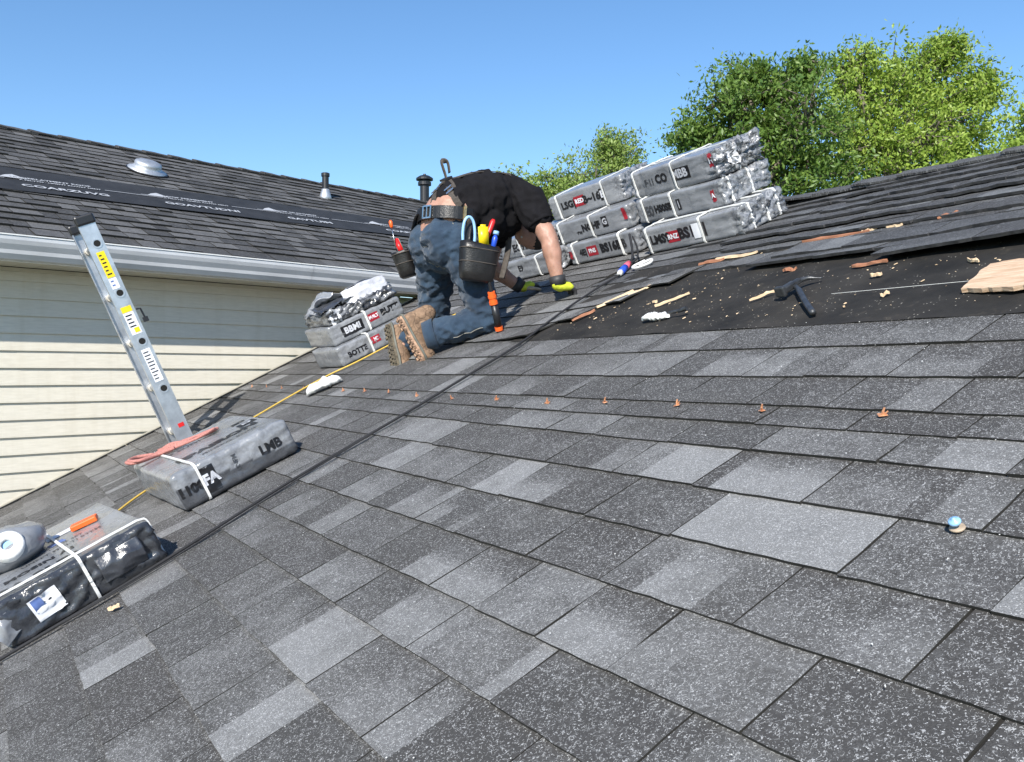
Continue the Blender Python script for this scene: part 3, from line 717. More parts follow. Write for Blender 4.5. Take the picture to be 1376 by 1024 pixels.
a=sticker(.45,.66,M['paper'],.004,.052); marks(a,.46,.65,.004,.042,9,'inkgrey'); a=sticker(.14,.165,M['tred'],.01,.035)
g=G(); g.tube([(.052,-.01,.90),(.075,-.012,.895),(.078,-.012,.84)],.006,8); g.box((.078,-.012,.825),(.03,.02,.03)); g.obj('rung_lock',M['blackpl'],lad)
# ------------------------------------------------------------------ shingle bundles
class Bundle:
    def __init__(s,label,p,z0,seed,tilt=0,wr=1.,dark=None,ends=(1,1),r=.014,group='plastic wrapped shingle bundles',mat='wrap'):
        x,y,yaw,L,W,T=p; s.L,s.W,s.T=L,W,T; s.seed=seed; s.wr=wr; s.ends=ends; s.r=r; s.masks=[]
        s.m=rmtx(x,y,z0,yaw,tilt); s.root=thing('shingle_bundle',label,'shingle bundle',s.m,group); s.dark=dark; s.mat=mat; s.straps=[]; s.soft={9:.3,10:.6,11:.4,12:.4,13:.8}.get(seed,1.)
    def pos(s,c,off=0.,damp=1.):
        L,W,T=s.L,s.W,s.T; r=min(s.r,T*.45)
        q=Vector((c[0]*L/2,c[1]*W/2,(c[2]+1)*T/2))
        i=Vector((max(-L/2+r,min(L/2-r,q.x)),max(-W/2+r,min(W/2-r,q.y)),max(r,min(T-r,q.z))))
        d=q-i
        if d.length<1e-6: n=Vector((0,0,1))
        else: n=d.normalized()
        p=i+n*r; sd=s.seed; a=s.wr; ax=abs(c[0])
        e=max(0,(ax-.72)/.28)*s.soft
        # long folds running from the straps to the gathered ends
        v=Vector((p.x*3.2,p.y*13,p.z*22+sd*3.7)); f=max(0,1-3.2*abs(noise.noise(v)))**1.5
        h=(.0028+.0045*e)*a*(f-.3)
        v=Vector((p.x*14+sd,p.y*14,p.z*14)); h+=(.0008+.001*e)*a*noise.noise(v)
        v=Vector((p.x*34+sd,p.y*34,p.z*34)); v=Vector((p.x*9+sd,p.y*26,p.z*26)); h+=(.001+.0035*e)*a*max(0,1-4*abs(noise.noise(v)))
        h+=.0035*noise.noise(Vector((p.x*4,p.y*4+sd,p.z*4)))
        # end faces: triangular folded flaps
        if ax>.999:
            k=(s.ends[1] if c[0]>0 else s.ends[0])*s.soft
            ang=math.atan2(c[2],c[1]); rad=max(abs(c[1]),abs(c[2]))
            h+=k*(.006*abs(math.sin(ang*3+sd))*(1-rad)+.010*max(0,1-4*abs(noise.noise(Vector((math.cos(ang)*2.6,math.sin(ang)*2.6,rad*1.2+sd))))))*a
        for m in s.masks:
            if m(c): h*=.25
        if damp<1: h=h*damp+.004
        for sx in s.straps:
            h-=.006*math.exp(-((p.x-sx)/.018)**2)
        if c[2]<-.98: h=min(h,0)
        return p+n*(h+off)
    def build(s):
        nx=max(14,int(s.L/.010)); ny=max(10,int(s.W/.011)); nz_=max(8,int(s.T/.010)); key={};vs=[];fs=[];tn=[]
        s.cr=[]
        def vid(c):
            k=(round(c[0]*4096),round(c[1]*4096),round(c[2]*4096))
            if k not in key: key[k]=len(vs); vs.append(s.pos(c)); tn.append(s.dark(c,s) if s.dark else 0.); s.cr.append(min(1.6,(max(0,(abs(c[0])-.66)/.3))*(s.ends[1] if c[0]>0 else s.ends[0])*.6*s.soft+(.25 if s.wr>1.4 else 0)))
            return key[k]
        for ax,(na,nb) in ((0,(ny,nz_)),(1,(nx,nz_)),(2,(nx,ny))):
            for sg in(-1,1):
                for i in range(na):
                    for j in range(nb):
                        q=[]
                        for (a,b) in ((i,j),(i+1,j),(i+1,j+1),(i,j+1)):
                            u_,v_=-1+2*a/na,-1+2*b/nb
                            c=(sg,u_,v_) if ax==0 else (u_,sg,v_) if ax==1 else (u_,v_,sg)
                            q.append(vid(c))
                        flip=(sg>0) if ax!=1 else (sg<0)
                        fs.append(tuple(q) if flip else tuple(q[::-1]))
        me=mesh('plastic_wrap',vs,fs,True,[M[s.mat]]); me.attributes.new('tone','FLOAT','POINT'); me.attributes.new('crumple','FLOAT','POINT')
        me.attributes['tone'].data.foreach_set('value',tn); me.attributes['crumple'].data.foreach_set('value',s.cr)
        link('plastic_wrap',me,None,s.root,s.m)
        # the stack of shingles inside shows as a core
    def strap(s,x,wd=.013,across=False,mat='strap'):
        g=G(); vs=[]; n=0; loop=[]
        N=22
        for i in range(N): loop.append((-1,-1+2*i/N))
        for i in range(N): loop.append((-1+2*i/N,1))
        for i in range(N): loop.append((1,1-2*i/N))
        for i in range(N): loop.append((1-2*i/N,-1))
        D=(s.L if not across else s.W)/2
        for (a,b) in loop:
            for q in (-1,1):
                cc=(x+q*wd/2)/D
                c=(cc,a,b) if not across else (a,cc,b)
                vs.append(s.pos(c,.0065,.4)); vs.append(s.pos(c,.0005,.4))
        m=len(loop); fs=[]
        for i in range(m):
            a=i*4; b=((i+1)%m)*4; fs+=[(a,b,b+2,a+2),(a+1,a,a,a+1)[:0] or (a,a+1,b+1,b),(a+2,b+2,b+3,a+3)]
        g.add(vs,fs); g.obj('strap',M[mat],s.root,s.m)
    def text(s,txt,face,u0,v0,size,rot=0,mat='ink',off=.0022,stretch=1.,bold=.04,name='lettering'):
        v,f=text_verts(txt,bold); g=G(); vs=[]; c,sn=math.cos(rot),math.sin(rot)
        for x,y in v:
            x*=stretch; a,b=(x*c-y*sn)*size,(x*sn+y*c)*size; vs.append(s.pos(s.fc(face,u0+a,v0+b),off))
        g.add(vs,f); g.obj(name,M[mat],s.root,s.m)
    def fc(s,face,a,b):
        cl=lambda t:max(-.97,min(.97,t))
        L,W,T=s.L/2,s.W/2,s.T/2
        if face=='front': return (cl(a/L),-1,cl(b/T))
        if face=='top': return (cl(a/L),cl(b/W),1)
        if face=='right': return (1,cl(a/W),cl(b/T))
        if face=='left': return (-1,cl(-a/W),cl(b/T))
    def patch(s,face,u0,v0,w_,h_,mat,off=.0015,rot=0,name='printed_patch',rag=0):
        nx,ny=max(2,int(w_/.012)),max(2,int(h_/.012)); vs=[];fs=[]; c,sn=math.cos(rot),math.sin(rot)
        for i in range(nx+1):
            for j in range(ny+1):
                x=(-.5+i/nx)*w_+rag*nz(j*1.3,s.seed); y=(-.5+j/ny)*h_+rag*nz(i*1.3,s.seed,3); vs.append(s.pos(s.fc(face,u0+x*c-y*sn,v0+x*sn+y*c),off))
        for i in range(nx):
            for j in range(ny): a=i*(ny+1)+j; fs.append((a,a+ny+1,a+ny+2,a+1))
        g=G(); g.add(vs,fs); g.obj(name,M[mat],s.root,s.m,smooth=True)
def frontmask(a,b): return lambda c:(c[1]<-.99 and a<c[0]<b and abs(c[2])<.7)
T1=.165
GR='plastic wrapped shingle bundles stacked below the ridge'
# right column of the big stack
b=Bundle('bottom right bundle of the big stack, with red badge and white paper label',(-3.866,3.818,.06,.773,.41,.158),.012,1,group=GR,ends=(1,1.6),wr=1.2)
b.masks=[frontmask(-.9,.5)]; b.straps=[-.375,.09,.33]; b.build(); b.strap(-.35); b.strap(.09); 
b.strap(.02,across=True); b.strap(-.12,across=True); b.strap(.13,across=True)
b.text('LMS9',  'front',-.25,0,.075,bold=.05); b.patch('front',-.14,.0,.1,.07,'inkred'); b.text('RNZ','front',-.14,0,.042,mat='paper',off=.0035); b.text('BS16','front',-.005,.005,.088,bold=.05)
b.patch('front',.055,.005,.06,.09,'paper',.004,name='paper_label'); b.patch('front',.115,.005,.02,.085,'ink')
b.text('MB','right',0.02,.02,.06,mat='inkgrey')
b=Bundle('middle right bundle of the big stack, with faint grey letters',(-4.03,3.965,-.045,.79,.40,.155),.172,2,group=GR,ends=(1,1.6),wr=1.1)
b.masks=[frontmask(-.9,.3)]; b.straps=[-.33,-.05]; b.build(); b.strap(-.33); b.strap(-.05); b.strap(.03,across=True); b.strap(-.14,across=True)
b.text('E0','front',-.28,-.01,.09,mat='inkgrey'); b.text('HS0SB','front',-.14,-.005,.062,bold=.06); b.patch('front',.01,-.005,.035,.07,'ink'); b.text('|','front',.01,0,.05,mat='wrap_light',off=.0035); b.patch('front',.32,.0,.03,.07,'inkred',rag=.012); b.text('A','front',.32,0,.04,mat='paper',off=.0035)
b=Bundle('topmost right bundle of the big stack, with a crumpled gathered end',(-4.05,3.99,-.055,.80,.36,.165),.332,3,tilt=0,group=GR,ends=(1,2.6),wr=1.35)
b.masks=[frontmask(-.7,.4)]; b.straps=[-.30,.0]; b.build(); b.strap(-.36); b.strap(.02); b.strap(-.02,across=True)
b.text('F·11','front',-.22,.0,.055,mat='inkgrey'); b.text('CO','front',-.10,.005,.075,bold=.05); b.patch('front',.085,.005,.17,.075,'ink'); b.text('MBB','front',.08,.005,.072,mat='wrap_light',off=.0035,bold=.04); b.patch('front',.37,.03,.035,.08,'inkred',rag=.014); b.text('H','front',.37,.03,.05,mat='paper',off=.0035)
b.patch('right',-.06,.0,.08,.08,'paper',.003,name='paper_label',rag=.01)
# left column
b=Bundle('bottom bundle of the left column of the big stack, red badge between black letters',(-4.806,3.86,.064,.712,.36,.15),.012,4,group=GR)
b.masks=[frontmask(-.8,.7)]; b.straps=[-.30,.22]; b.build(); b.strap(-.30); b.strap(.2)
b.text('4E|','front',-.20,.0,.06,bold=.05); b.patch('front',-.10,0,.105,.07,'inkred'); b.text('PNS','front',-.10,0,.042,mat='paper',off=.0035); b.text('BS16BB','front',.115,0,.082,bold=.06)
b.patch('front',-.335,0,.03,.06,'inkred',rag=.014)
b=Bundle('middle bundle of the left column of the big stack, small black letters, single strap',(-4.90,3.92,.10,.72,.36,.152),.166,5,group=GR)
b.masks=[frontmask(-.6,.7)]; b.straps=[-.02]; b.build(); b.strap(-.02); b.strap(-.345)
b.text('·rw','front',-.15,-.02,.045); b.text('NGHF','front',-.02,.0,.068,bold=.06); b.patch('front',.125,.01,.055,.075,'ink'); b.text('G','front',.125,.01,.06,mat='wrap_light',off=.0035); b.patch('front',.33,.03,.035,.08,'inkred',rag=.014)
b=Bundle('top bundle of the left column of the big stack, nearest the worker, with red badge',(-5.12,4.09,.205,.70,.36,.178),.322,6,group=GR,ends=(1,1.8))
b.masks=[frontmask(-.8,.3)]; b.straps=[-.27,.16]; b.build(); b.strap(-.27); b.strap(.18)
b.text('LSG|','front',-.17,.0,.07,bold=.05); b.patch('front',-.055,.005,.1,.075,'inkred'); b.text('RED','front',-.055,.005,.045,mat='paper',off=.0035); b.text('B~16','front',.06,.0,.078,bold=.05); b.patch('front',.165,.0,.05,.085,'ink'); b.text('B','front',.165,0,.07,mat='wrap_light',off=.0035)
# pile behind the worker's arm
b=Bundle('low bundle glimpsed behind the forearm of the worker',(-5.503,3.692,.11,.55,.36,.15),.012,7,group=GR,wr=1.6); b.straps=[.1]; b.build(); b.strap(.1)
b.text('E9','front',-.1,.01,.06)
b=Bundle('crumpled bundle above the low one, seen between tool pouch and forearm',(-5.60,3.78,.14,.58,.36,.15),.165,8,group=GR,wr=2.0); b.build(); b.strap(-.05)
b.text('EO9E','front',-.05,.0,.075,bold=.05)
# bundle with rope (middle left)
def d2f(c,s): return .0
BG='single shingle bundles lying on the lower slope'
b=Bundle('grey wrapped bundle in front of the ladder foot, carrying a coil of faded red rope',(-4.424,.70,.044,.843,.576,.172),.012,9,group=BG,wr=.9,ends=(.8,1.0),dark=lambda c,s:(.75 if (c[0]>.98 and c[2]<-.1-.3*c[1]) else 0),r=.022)  # lower part of the end face coloured dark in place of shade
b.masks=[lambda c:(c[2]>.98 and abs(c[0])<.8)]; b.straps=[]; b.build(); b.strap(-.17,across=True,wd=.011)
b.text('EPAIRON','top',.17,.02,.10,rot=PI/2,bold=.06); b.text('ED','top',-.05,.2,.06,rot=PI/2,bold=.05); b.text('MINERAL ROOF','top',.28,.05,.04,rot=PI/2,mat='inkgrey',bold=.02)
b.text('IT EUOI','top',-.12,-.08,.055,rot=PI/2,mat='inkgrey',bold=.03)
b.patch('top',.06,.21,.09,.09,'ink'); b.text('E3','top',.06,.21,.05,rot=PI/2,mat='wrap_light',off=.0035)
b.patch('right',-.13,.0,.06,.12,'ink'); b.text('FA','right',-.13,0,.065,mat='wrap_light',off=.0035,rot=.0,bold=.05); b.text('1100','right',-.225,-.005,.06,bold=.06,rot=0); b.text('UNFM','right',.0,.01,.03,rot=PI/2,mat='inkgrey',bold=.02); b.text('LMB','right',.17,.0,.06,bold=.05)
# bundle lower left, end face coloured black to stand for shade
b=Bundle('lower left bundle with torn side blackened as shade, paper label and orange block on top',(-3.839,-.077,.09,.855,.56,.168),.012,10,group=BG,wr=1.2,ends=(1.,1.5),dark=lambda c,s:(.88 if (c[0]>.9) else .0),r=.014)
b.masks=[lambda c:(c[2]>.98)]; b.build(); b.strap(.02,across=True,wd=.011); b.strap(.37,wd=.012)
b.text('BA 3LE6','top',.33,-.10,.085,rot=PI/2,bold=.06); b.text('MOSIN AI','top',.2,-.08,.06,rot=PI/2,bold=.04); b.text('UNEFT MULTI STEM','top',.10,.02,.035,rot=PI/2,mat='inkgrey',bold=.02); b.text('ROOF LONE SET','top',.04,.0,.03,rot=PI/2,mat='inkgrey',bold=.02)
b.patch('top',-.16,.10,.07,.2,'paper',.002,name='paper_label'); b.patch('top',-.02,.02,.06,.06,'blueink',rag=.02)
b.patch('right',-.13,.0,.10,.085,'paper',.006,rot=.1,name='paper_label'); b.patch('right',-.155,.012,.035,.05,'blueink',.009,rot=.1)
B1=b
# stack left of the worker
SG='shingle bundles stacked left of the worker'
b=Bundle('lowest of the three bundles by the boots of the worker, red badge',(-5.919,2.202,.03,.467,.54,.138),.012,11,group=SG,wr=.9)
b.build(); b.strap(-.02,across=True); b.patch('right',.03,.01,.07,.05,'inkred'); b.text('MI','right',.03,.01,.034,mat='paper',off=.0035); b.text('BOTTE','right',-.13,-.01,.05,bold=.05); b.text('BE','right',.15,.01,.055,bold=.05)
b=Bundle('middle of the three bundles by the boots of the worker, large black letters',(-6.03,2.27,-.02,.54,.58,.138),.152,12,group=SG,wr=.9)
b.build(); b.strap(-.0,across=True); b.patch('right',.055,.01,.08,.055,'inkred'); b.text('BUILT','right',.055,.01,.03,mat='paper',off=.0035); b.patch('right',-.12,0,.17,.075,'ink'); b.text('BBMI','right',-.12,0,.06,mat='wrap_light',off=.0035); b.text('BUTT','right',.19,.01,.06,bold=.06)
b=Bundle('opened top bundle of the three by the boots, torn crumpled wrap and dark shingles showing',(-6.06,2.29,-.03,.52,.52,.085),.290,13,group=SG,wr=3.2,dark=lambda c,s:(.85 if nz(c[0]*2+5,c[1]*2,c[2]*2)>-.02 else 0))
b.build(); b.patch('right',-.21,.0,.075,.075,'paper',.008,name='paper_label'); b.patch('right',-.21,.0,.045,.05,'inkgrey',.010,name='barcode')
TOPB=b
def crumple(name,mat,parent,mtx,w_,h_,amp,seed,n=26,fold=.5,thick=.0):
    g=G(); vs=[]
    for i in range(n+1):
        for j in range(n+1):
            x=(-.5+i/n)*w_; y=(-.5+j/n)*h_
            r=1-2*abs(nz(x*9/1,y*9,seed)); q=1-2*abs(nz(x*22,y*20,seed+5))
            z=amp*(r+.45*q)+fold*amp*2*math.sin(i/n*PI*1.3)
            vs.append((x+.2*amp*nz(y*20,seed,1),y+.2*amp*nz(x*20,seed,9),z))
    g.add(vs,[(i*(n+1)+j,(i+1)*(n+1)+j,(i+1)*(n+1)+j+1,i*(n+1)+j+1) for i in range(n) for j in range(n)])
    o=g.obj(name,mat,parent,mtx,smooth=True); m=o.modifiers.new('s','SOLIDIFY'); m.thickness=.0015; return o
for (dx,dy,dz,rz,rx,w_,h_,mt,sd) in [(.12,.0,.11,PI/2,.15,.56,.20,'wrap_dark',1),(-.05,.12,.12,PI/2+.2,-.3,.34,.22,'wrap_light',2),(-.12,-.16,.13,.3,.5,.2,.22,'wrap',3),(.2,.10,.12,PI/2-.1,1.1,.34,.12,'wrap_light',4),(.05,-.14,.13,PI/2,-.5,.22,.16,'wrap_light',6),(.05,.2,.12,PI/2,.3,.24,.2,'wrap_dark',7)]:
    crumple('torn_flap',M[mt],TOPB.root,TOPB.m@Matrix.Translation((dx,dy,dz))@Matrix.Rotation(rz,4,'Z')@Matrix.Rotation(rx,4,'X'),w_,h_,.016,sd*7.3)
crumple('torn_flap',M['wrap'],B1.root,B1.m@Matrix.Translation((.42,-.275,.08))@Matrix.Rotation(1.2,4,'Y')@Matrix.Rotation(.5,4,'Z'),.10,.09,.014,3.3)
crumple('torn_flap',M['wrap_dark'],B1.root,B1.m@Matrix.Translation((.437,.14,.09))@Matrix.Rotation(1.45,4,'Y'),.10,.16,.012,8.3)
# orange block on it, bag with roll of tape beside it
g=G(); g.box((0,0,.011),(.105,.05,.022)); o=g.obj('orange_block',M['torange'],None,B1.m@Matrix.Translation((-.06,.145,.172))@Matrix.Rotation(1.25,4,'Z')); bevel(o,.004); tag(o,'small orange plastic block lying on the lower left bundle','block')
rt=thing('plastic_bag','grey plastic bag with a white round roll on the lower left bundle','bag',B1.m@Matrix.Translation((-.09,-.12,.165)))
g=G(); ellipsoid(g,(0,0,.06),(.17,.13,.075),n=28,m=18); 
vs=[Vector(v) for v in g.v]; g.v=[tuple(v+v.normalized()*(.014*(1-2*abs(noise.noise(v*11)))+.006*noise.noise(v*30))) for v in vs]
g.obj('bag_film',M['wrap'],rt,smooth=True)
RM=PM[rt.name]@Matrix.Translation((.145,-.01,.095))@Matrix.Rotation(.95,4,'Y')@Matrix.Scale(.75,4)
g=G(); g.lathe([(.028,-.02),(.028,.026),(.045,.03),(.07,.027),(.078,.015),(.08,-.02)],28,cap=False); link('roll',g.mesh('roll',[M['cloth_white']],True),None,rt,RM)
g=G(); g.lathe([(.0,.0),(.012,.004),(.026,.012)],16); link('roll_core',g.mesh('roll_core',[M['tlblue']]),None,rt,RM)
# ------------------------------------------------------------------ ropes
def curve_pts(P,n=8):
    out=[]; P=[Vector(p) for p in P]; m=len(P)
    for i in range(m-1):
        p0,p1,p2,p3=P[max(0,i-1)],P[i],P[i+1],P[min(m-1,i+2)]
        for k in range(n):
            t=k/n; out.append(.5*((2*p1)+(-p0+p2)*t+(2*p0-5*p1+4*p2-p3)*t*t+(-p0+3*p1-3*p2+p3)*t**3))
    out.append(P[-1]); return out
pts=[(-3.20,-.95),(-3.26,-.5),(-3.318,-.372),(-3.353,-.072),(-3.416,.299),(-3.529,.814),(-3.607,1.415),(-3.674,1.843),(-3.729,2.164),(-3.90,2.56),(-4.02,2.95),(-4.06,3.17)]
rp=thing('safety_rope','black safety rope down the shingles with a red and blue grip at its top','rope',ROOF)
g=G(); g.tube(curve_pts([(x,y,.024+.004*nz(y*3,1)) for x,y in pts]),.0062,8); g.obj('rope',M['rope'],rp,smooth=True)
g=G(); g.tube(curve_pts([(x+.02*math.sin(y*3)+.012,y,.022) for x,y in pts[:9]]),.003,6); g.obj('thin_rope',M['rope'],rp,smooth=True)
e0=Vector((-4.06,3.17,.028)); e1=Vector((-4.15,3.34,.04)); 
g=G(); g.tube([e0,e0.lerp(e1,.15)],[.014,.02],12); g.obj('grip_end',M['cloth_white'],rp,smooth=True)
g=G(); g.tube([e0.lerp(e1,.15),e0.lerp(e1,.62)],.021,12); g.obj('blue_grip',M['ropeblue'],rp,smooth=True)
g=G(); g.tube([e0.lerp(e1,.62),e1],[.021,.017],12); g.obj('red_grip',M['pink'],rp,smooth=True)
g=G(); g.tube(curve_pts([e1,(-4.2,3.42,.05),(-4.29,3.52,.10),(-4.37,3.6,.16)]),.008,8); g.tube(curve_pts([e1,(-4.17,3.43,.04),(-4.27,3.54,.08),(-4.36,3.61,.14)]),.006,8); g.obj('tail',M['rope'],rp,smooth=True)
g=G(); g.tube(curve_pts([(-4.02,3.30,.03),(-3.97,3.36,.035),(-3.93,3.31,.03),(-3.99,3.25,.028),(-4.05,3.28,.03),(-4.0,3.34,.04)]),.008,8); o=g.obj('cloth_knot',M['cloth_white'],None,ROOF,smooth=True); tag(o,'small knotted loop of white cord lying beside the red and blue rope grip','cord')
yp=[(-4.62,.0),(-4.689,.183),(-4.856,.363),(-5.10,.75),(-5.42,1.165),(-5.604,1.716),(-5.58,2.0),(-5.60,2.3),(-5.58,2.55),(-5.5,2.8)]
g=G(); g.tube(curve_pts([(x,y,.022) for x,y in yp]),.0055,8); o=g.obj('yellow_cord',M['yrope'],None,ROOF,smooth=True); tag(o,'thin yellow cord stretched over the shingles past the bundle stack by the boots','cord')
# coil of pinkish rope on bundle 2
R2=rmtx(-4.424,.70,.186,.044)
g=G()
for k in range(5):
    o_=.011*k; pp=[(-.12+o_*.5,-.26+.02*k,.01),(-.03,-.13+o_,.012+.006*k),(.02,.03,.014),(.015+o_,.16,.012+.004*k),(-.02,.21-.01*k,.012),(-.05+o_,.14,.014),(-.03-o_,.0,.018),(-.10-o_,-.15,.016)]
    g.tube(curve_pts([(x-.16+.2*y,y*.75-.04,z) for x,y,z in pp],6),.0072,7)
lp=[(-.30,-.20,.01),(-.34,-.27,.03),(-.28,-.32,.04),(-.20,-.29,.03),(-.22,-.20,.014),(-.17,-.12,.012)]
g.tube(curve_pts(lp,6),.009,7); g.tube(curve_pts([(a+.018,b+.012,c+.006) for a,b,c in lp],6),.009,7)
o=g.obj('coiled_rope',M['pinkrope'],None,R2,smooth=True); tag(o,'coil of faded red rope lying on the bundle below the ladder','rope')
# ------------------------------------------------------------------ small things on the roof
clips=[(-6.871,1.58),(-6.499,1.593),(-6.095,1.584),(-5.633,1.591),(-4.899,1.592),(-4.574,1.598),(-4.238,1.596),(-3.864,1.582),(-3.468,1.567),(-3.099,1.585),(-2.715,1.579),(-2.391,1.603),(-2.028,1.605),(-1.679,1.597),(-1.309,1.605)][::-1]
ordn=['rightmost','second from the right','third from the right','fourth from the right','fifth from the right','sixth from the right','seventh from the right','middle one, eighth from either end','seventh from the left','sixth from the left','fifth from the left','fourth from the left','third from the left','second from the left','leftmost']
for k,(x,y) in enumerate(clips):
    mtx=rmtx(x,y+.015,.011,rnd.uniform(-1.2,1.2),rnd.uniform(-.2,.25),rnd.uniform(-.2,.2))@Matrix.Scale(.62,4); t=thing('roofing_clip','copper coloured nail clip in the row across the shingles, '+ordn[k],'clip',mtx,'copper clips in a row across the roof')
    g=G(); g.box((0,0,.002),(.034,.022,.003),j=.002); g.obj('base_plate',M['copper'],t)
    g=G(); g.tube([(0,0,.003),(.003,.002,.016),(.010,.006,.029)],[.006,.005,.004],7); g.obj('prong',M['copper'],t)
    g=G(); g.tube([(.004,0,.004),(.012,-.004,.01),(.02,-.004,.018)],[.004,.0035,.003],6); g.obj('bent_tab',M['copper'],t)
t=thing('cap_nail','pale blue plastic cap nail on a pinkish washer, alone on the shingles at the right','nail',rmtx(-.899,1.215,.010,.3)@Matrix.Scale(.85,4))
g=G(); g.lathe([(.006,0),(.0155,0),(.0165,.003),(.0155,.005),(.008,.005)],20); g.obj('washer',M['glovetip'],t)
g=G(); g.lathe([(.002,.004),(.003,.016),(.011,.017),(.0135,.022),(.011,.026),(.005,.027),(.004,.031),(0,.032)],18); link('cap',g.mesh('cap',[M['tlblue']],True),None,t,PM[t.name]@Matrix.Rotation(.25,4,'X'))
def rag(name,label,cat,mtx,w_,h_,seed,mat='cloth_white'):
    g=G(); n=30; vs=[]
    for i in range(n+1):
        a=-1+2*i/n
        for j in range(16):
            q=2*PI*j/16; rr_=(1-a*a)**.35*(1+.35*nz(a*3,q,seed)); x=a*w_/2; y=math.cos(q)*h_/2*rr_; z=max(0,(math.sin(q)*.5+.5))*h_*.55*rr_
            f=1-2*abs(nz(x*40,y*9,seed)); vs.append((x+.006*nz(q*2,a*3,seed),y+.004*f,z+.006*f))
    g.add(vs,[(i*16+j,i*16+(j+1)%16,(i+1)*16+(j+1)%16,(i+1)*16+j) for i in range(n) for j in range(16)])
    o=g.obj(name,M[mat],None,mtx,smooth=True)
    if label: tag(o,label,cat)
    return o
rag('white_rag','crumpled white work glove lying beside the yellow cord','glove',rmtx(-5.24,1.62,.014,1.25),.24,.11,4)
t=thing('utility_knife','white handled knife with a dark blade lying on the black felt edge','knife',rmtx(-2.92,2.40,.012,.62))
o=rag('handle',None,None,rmtx(-2.93,2.39,.012,.05),.17,.05,9); o.parent=t; o.matrix_parent_inverse=Matrix.Identity(4); o.matrix_basis=PM[t.name].inverted()@PM[o.name]
g=G(); g.tube([(.06,-.03,.02),(.12,-.07,.025),(.15,-.08,.03)],[.006,.008,.01],8); g.obj('blade',M['steel_dark'],t)
# wood chip on shingles
def chip(name,label,cat,mtx,l,w_,h_,seed,mat):
    r_=random.Random(seed); g=G(); n=7; vs=[]
    for i in range(n+1):
        a=i/n; ww=w_*(math.sin(PI*(a*.86+.07))**.5)*r_.uniform(.6,1.1); c_=w_*.35*nz(a*3,seed)
        for (dy,dz) in ((-ww/2,0),(ww/2,0),(ww/2*.8,h_*r_.uniform(.6,1.2)),(-ww/2*.8,h_*r_.uniform(.6,1.2))): vs.append((-l/2+l*a,c_+dy,dz+h_*1.2*nz(a*2,seed,2)))
    fs=[(i*4+j,i*4+(j+1)%4,(i+1)*4+(j+1)%4,(i+1)*4+j) for i in range(n) for j in range(4)]+[(3,2,1,0),(n*4,n*4+1,n*4+2,n*4+3)]
    g.add(vs,fs); o=g.obj(name,M[mat],None,mtx); 
    if label: tag(o,label,cat)
    return o
chip('wood_chip','small curled tan wood chip alone on the shingles right of the lower left bundle','wood chip',rmtx(-3.194,.004,.016,.9),.045,.022,.010,5,'chip')
DB=[(-3.60,2.73,.26,.05,1.25,'chip','long pale splinter under the torn shingle edge below the rope grip'),(-3.50,2.83,.17,.04,1.15,'chip','frayed pale splinter at the upper part of the torn shingle edge'),(-3.62,2.52,.16,.03,1.3,'rustwood','brown splinter in the shade of the torn edge low down'),
(-3.16,3.205,.30,.055,.1,'chip','pale broken wood strip at the top left corner of the felt patch'),(-3.30,3.17,.18,.04,.3,'rustwood','red brown wood strip at the top left corner of the felt patch'),
(-3.05,2.62,.20,.012,.95,'chip','thin pale stick on the felt left of the hammer head'),(-2.45,2.55,.12,.010,.85,'chip','very thin curved twig on the felt just left of the hammer'),
(-3.73,3.93,.20,.045,.15,'chip','pale wood piece in the shingles just right of the big stack'),(-3.62,4.0,.09,.025,.2,'chip','tiny pale chip beside the wood piece right of the big stack'),
(-2.62,3.28,.42,.03,.02,'rustwood','long red brown batten edge exposed between the lifted shingles'),(-2.45,3.30,.08,.035,.3,'chip','pale lump of wood on the red brown batten'),(-2.33,3.30,.10,.03,-.1,'chip','pale chip at the right end of the red brown batten'),
(-2.10,3.33,.10,.04,.6,'rustwood','red splinters under the lifted shingle at the right'),(-2.55,2.86,.07,.04,.3,'rustwood','small red brown fragment under the overhanging shingle edge'),(-2.12,2.80,.17,.03,.1,'rustwood','thin red brown shaving in the middle of the felt patch'),
(-1.66,2.70,.07,.016,-.5,'chip','short white curl by the dark gap at the right of the felt'),(-2.0,2.66,.05,.02,.2,'chip','small pale chip on the felt right of the shaving'),(-1.83,2.45,.035,.02,.5,'chip','oval pale chip on the felt right of the hammer handle'),(-3.17,2.62,.03,.02,.5,'chip','tiny yellow chip on the felt above the white handled knife')]
for k,(x,y,l,w_,yaw,mt,lab) in enumerate(DB): chip('wood_splinter',lab,'wood splinter',rmtx(x,y,.016,yaw),l*.85,w_*.75,.010,k+20,mt)
# fine litter, uncountable
g=G(); r_=random.Random(5)
for k in range(330):
    y=2.32+.9*r_.random(); x=r_.uniform(torn_left(y)+.05,-.6)
    if y>2.85 and x>-2.8: continue
    s_=r_.choice([.002,.0025,.003,.0035,.005,.0065])*r_.uniform(.7,1.2); q=r_.uniform(0,PI)
    g.box((x,y,.012+s_*.2),(s_*r_.uniform(1,2.6),s_,s_*.28),rot=Matrix.Rotation(q,3,'Z'),j=s_*.2)
o=g.obj('wood_litter',M['chip'],None,ROOF); tag(o,'scattered pale wood crumbs on the black felt','debris',kind='stuff')
g=G()
for k in range(700):
    x=r_.uniform(-5,-.4); y=r_.uniform(-.5,2.25); s_=r_.choice([.001,.0013,.0018])*r_.uniform(.7,1.2)
    g.box((x,y,.0155),(s_*1.5,s_,s_*.6),rot=Matrix.Rotation(r_.uniform(0,3),3,'Z'))
o=g.obj('grit',M['cloth_white'],None,ROOF); tag(o,'loose pale grit scattered on the shingles','grit',kind='stuff')
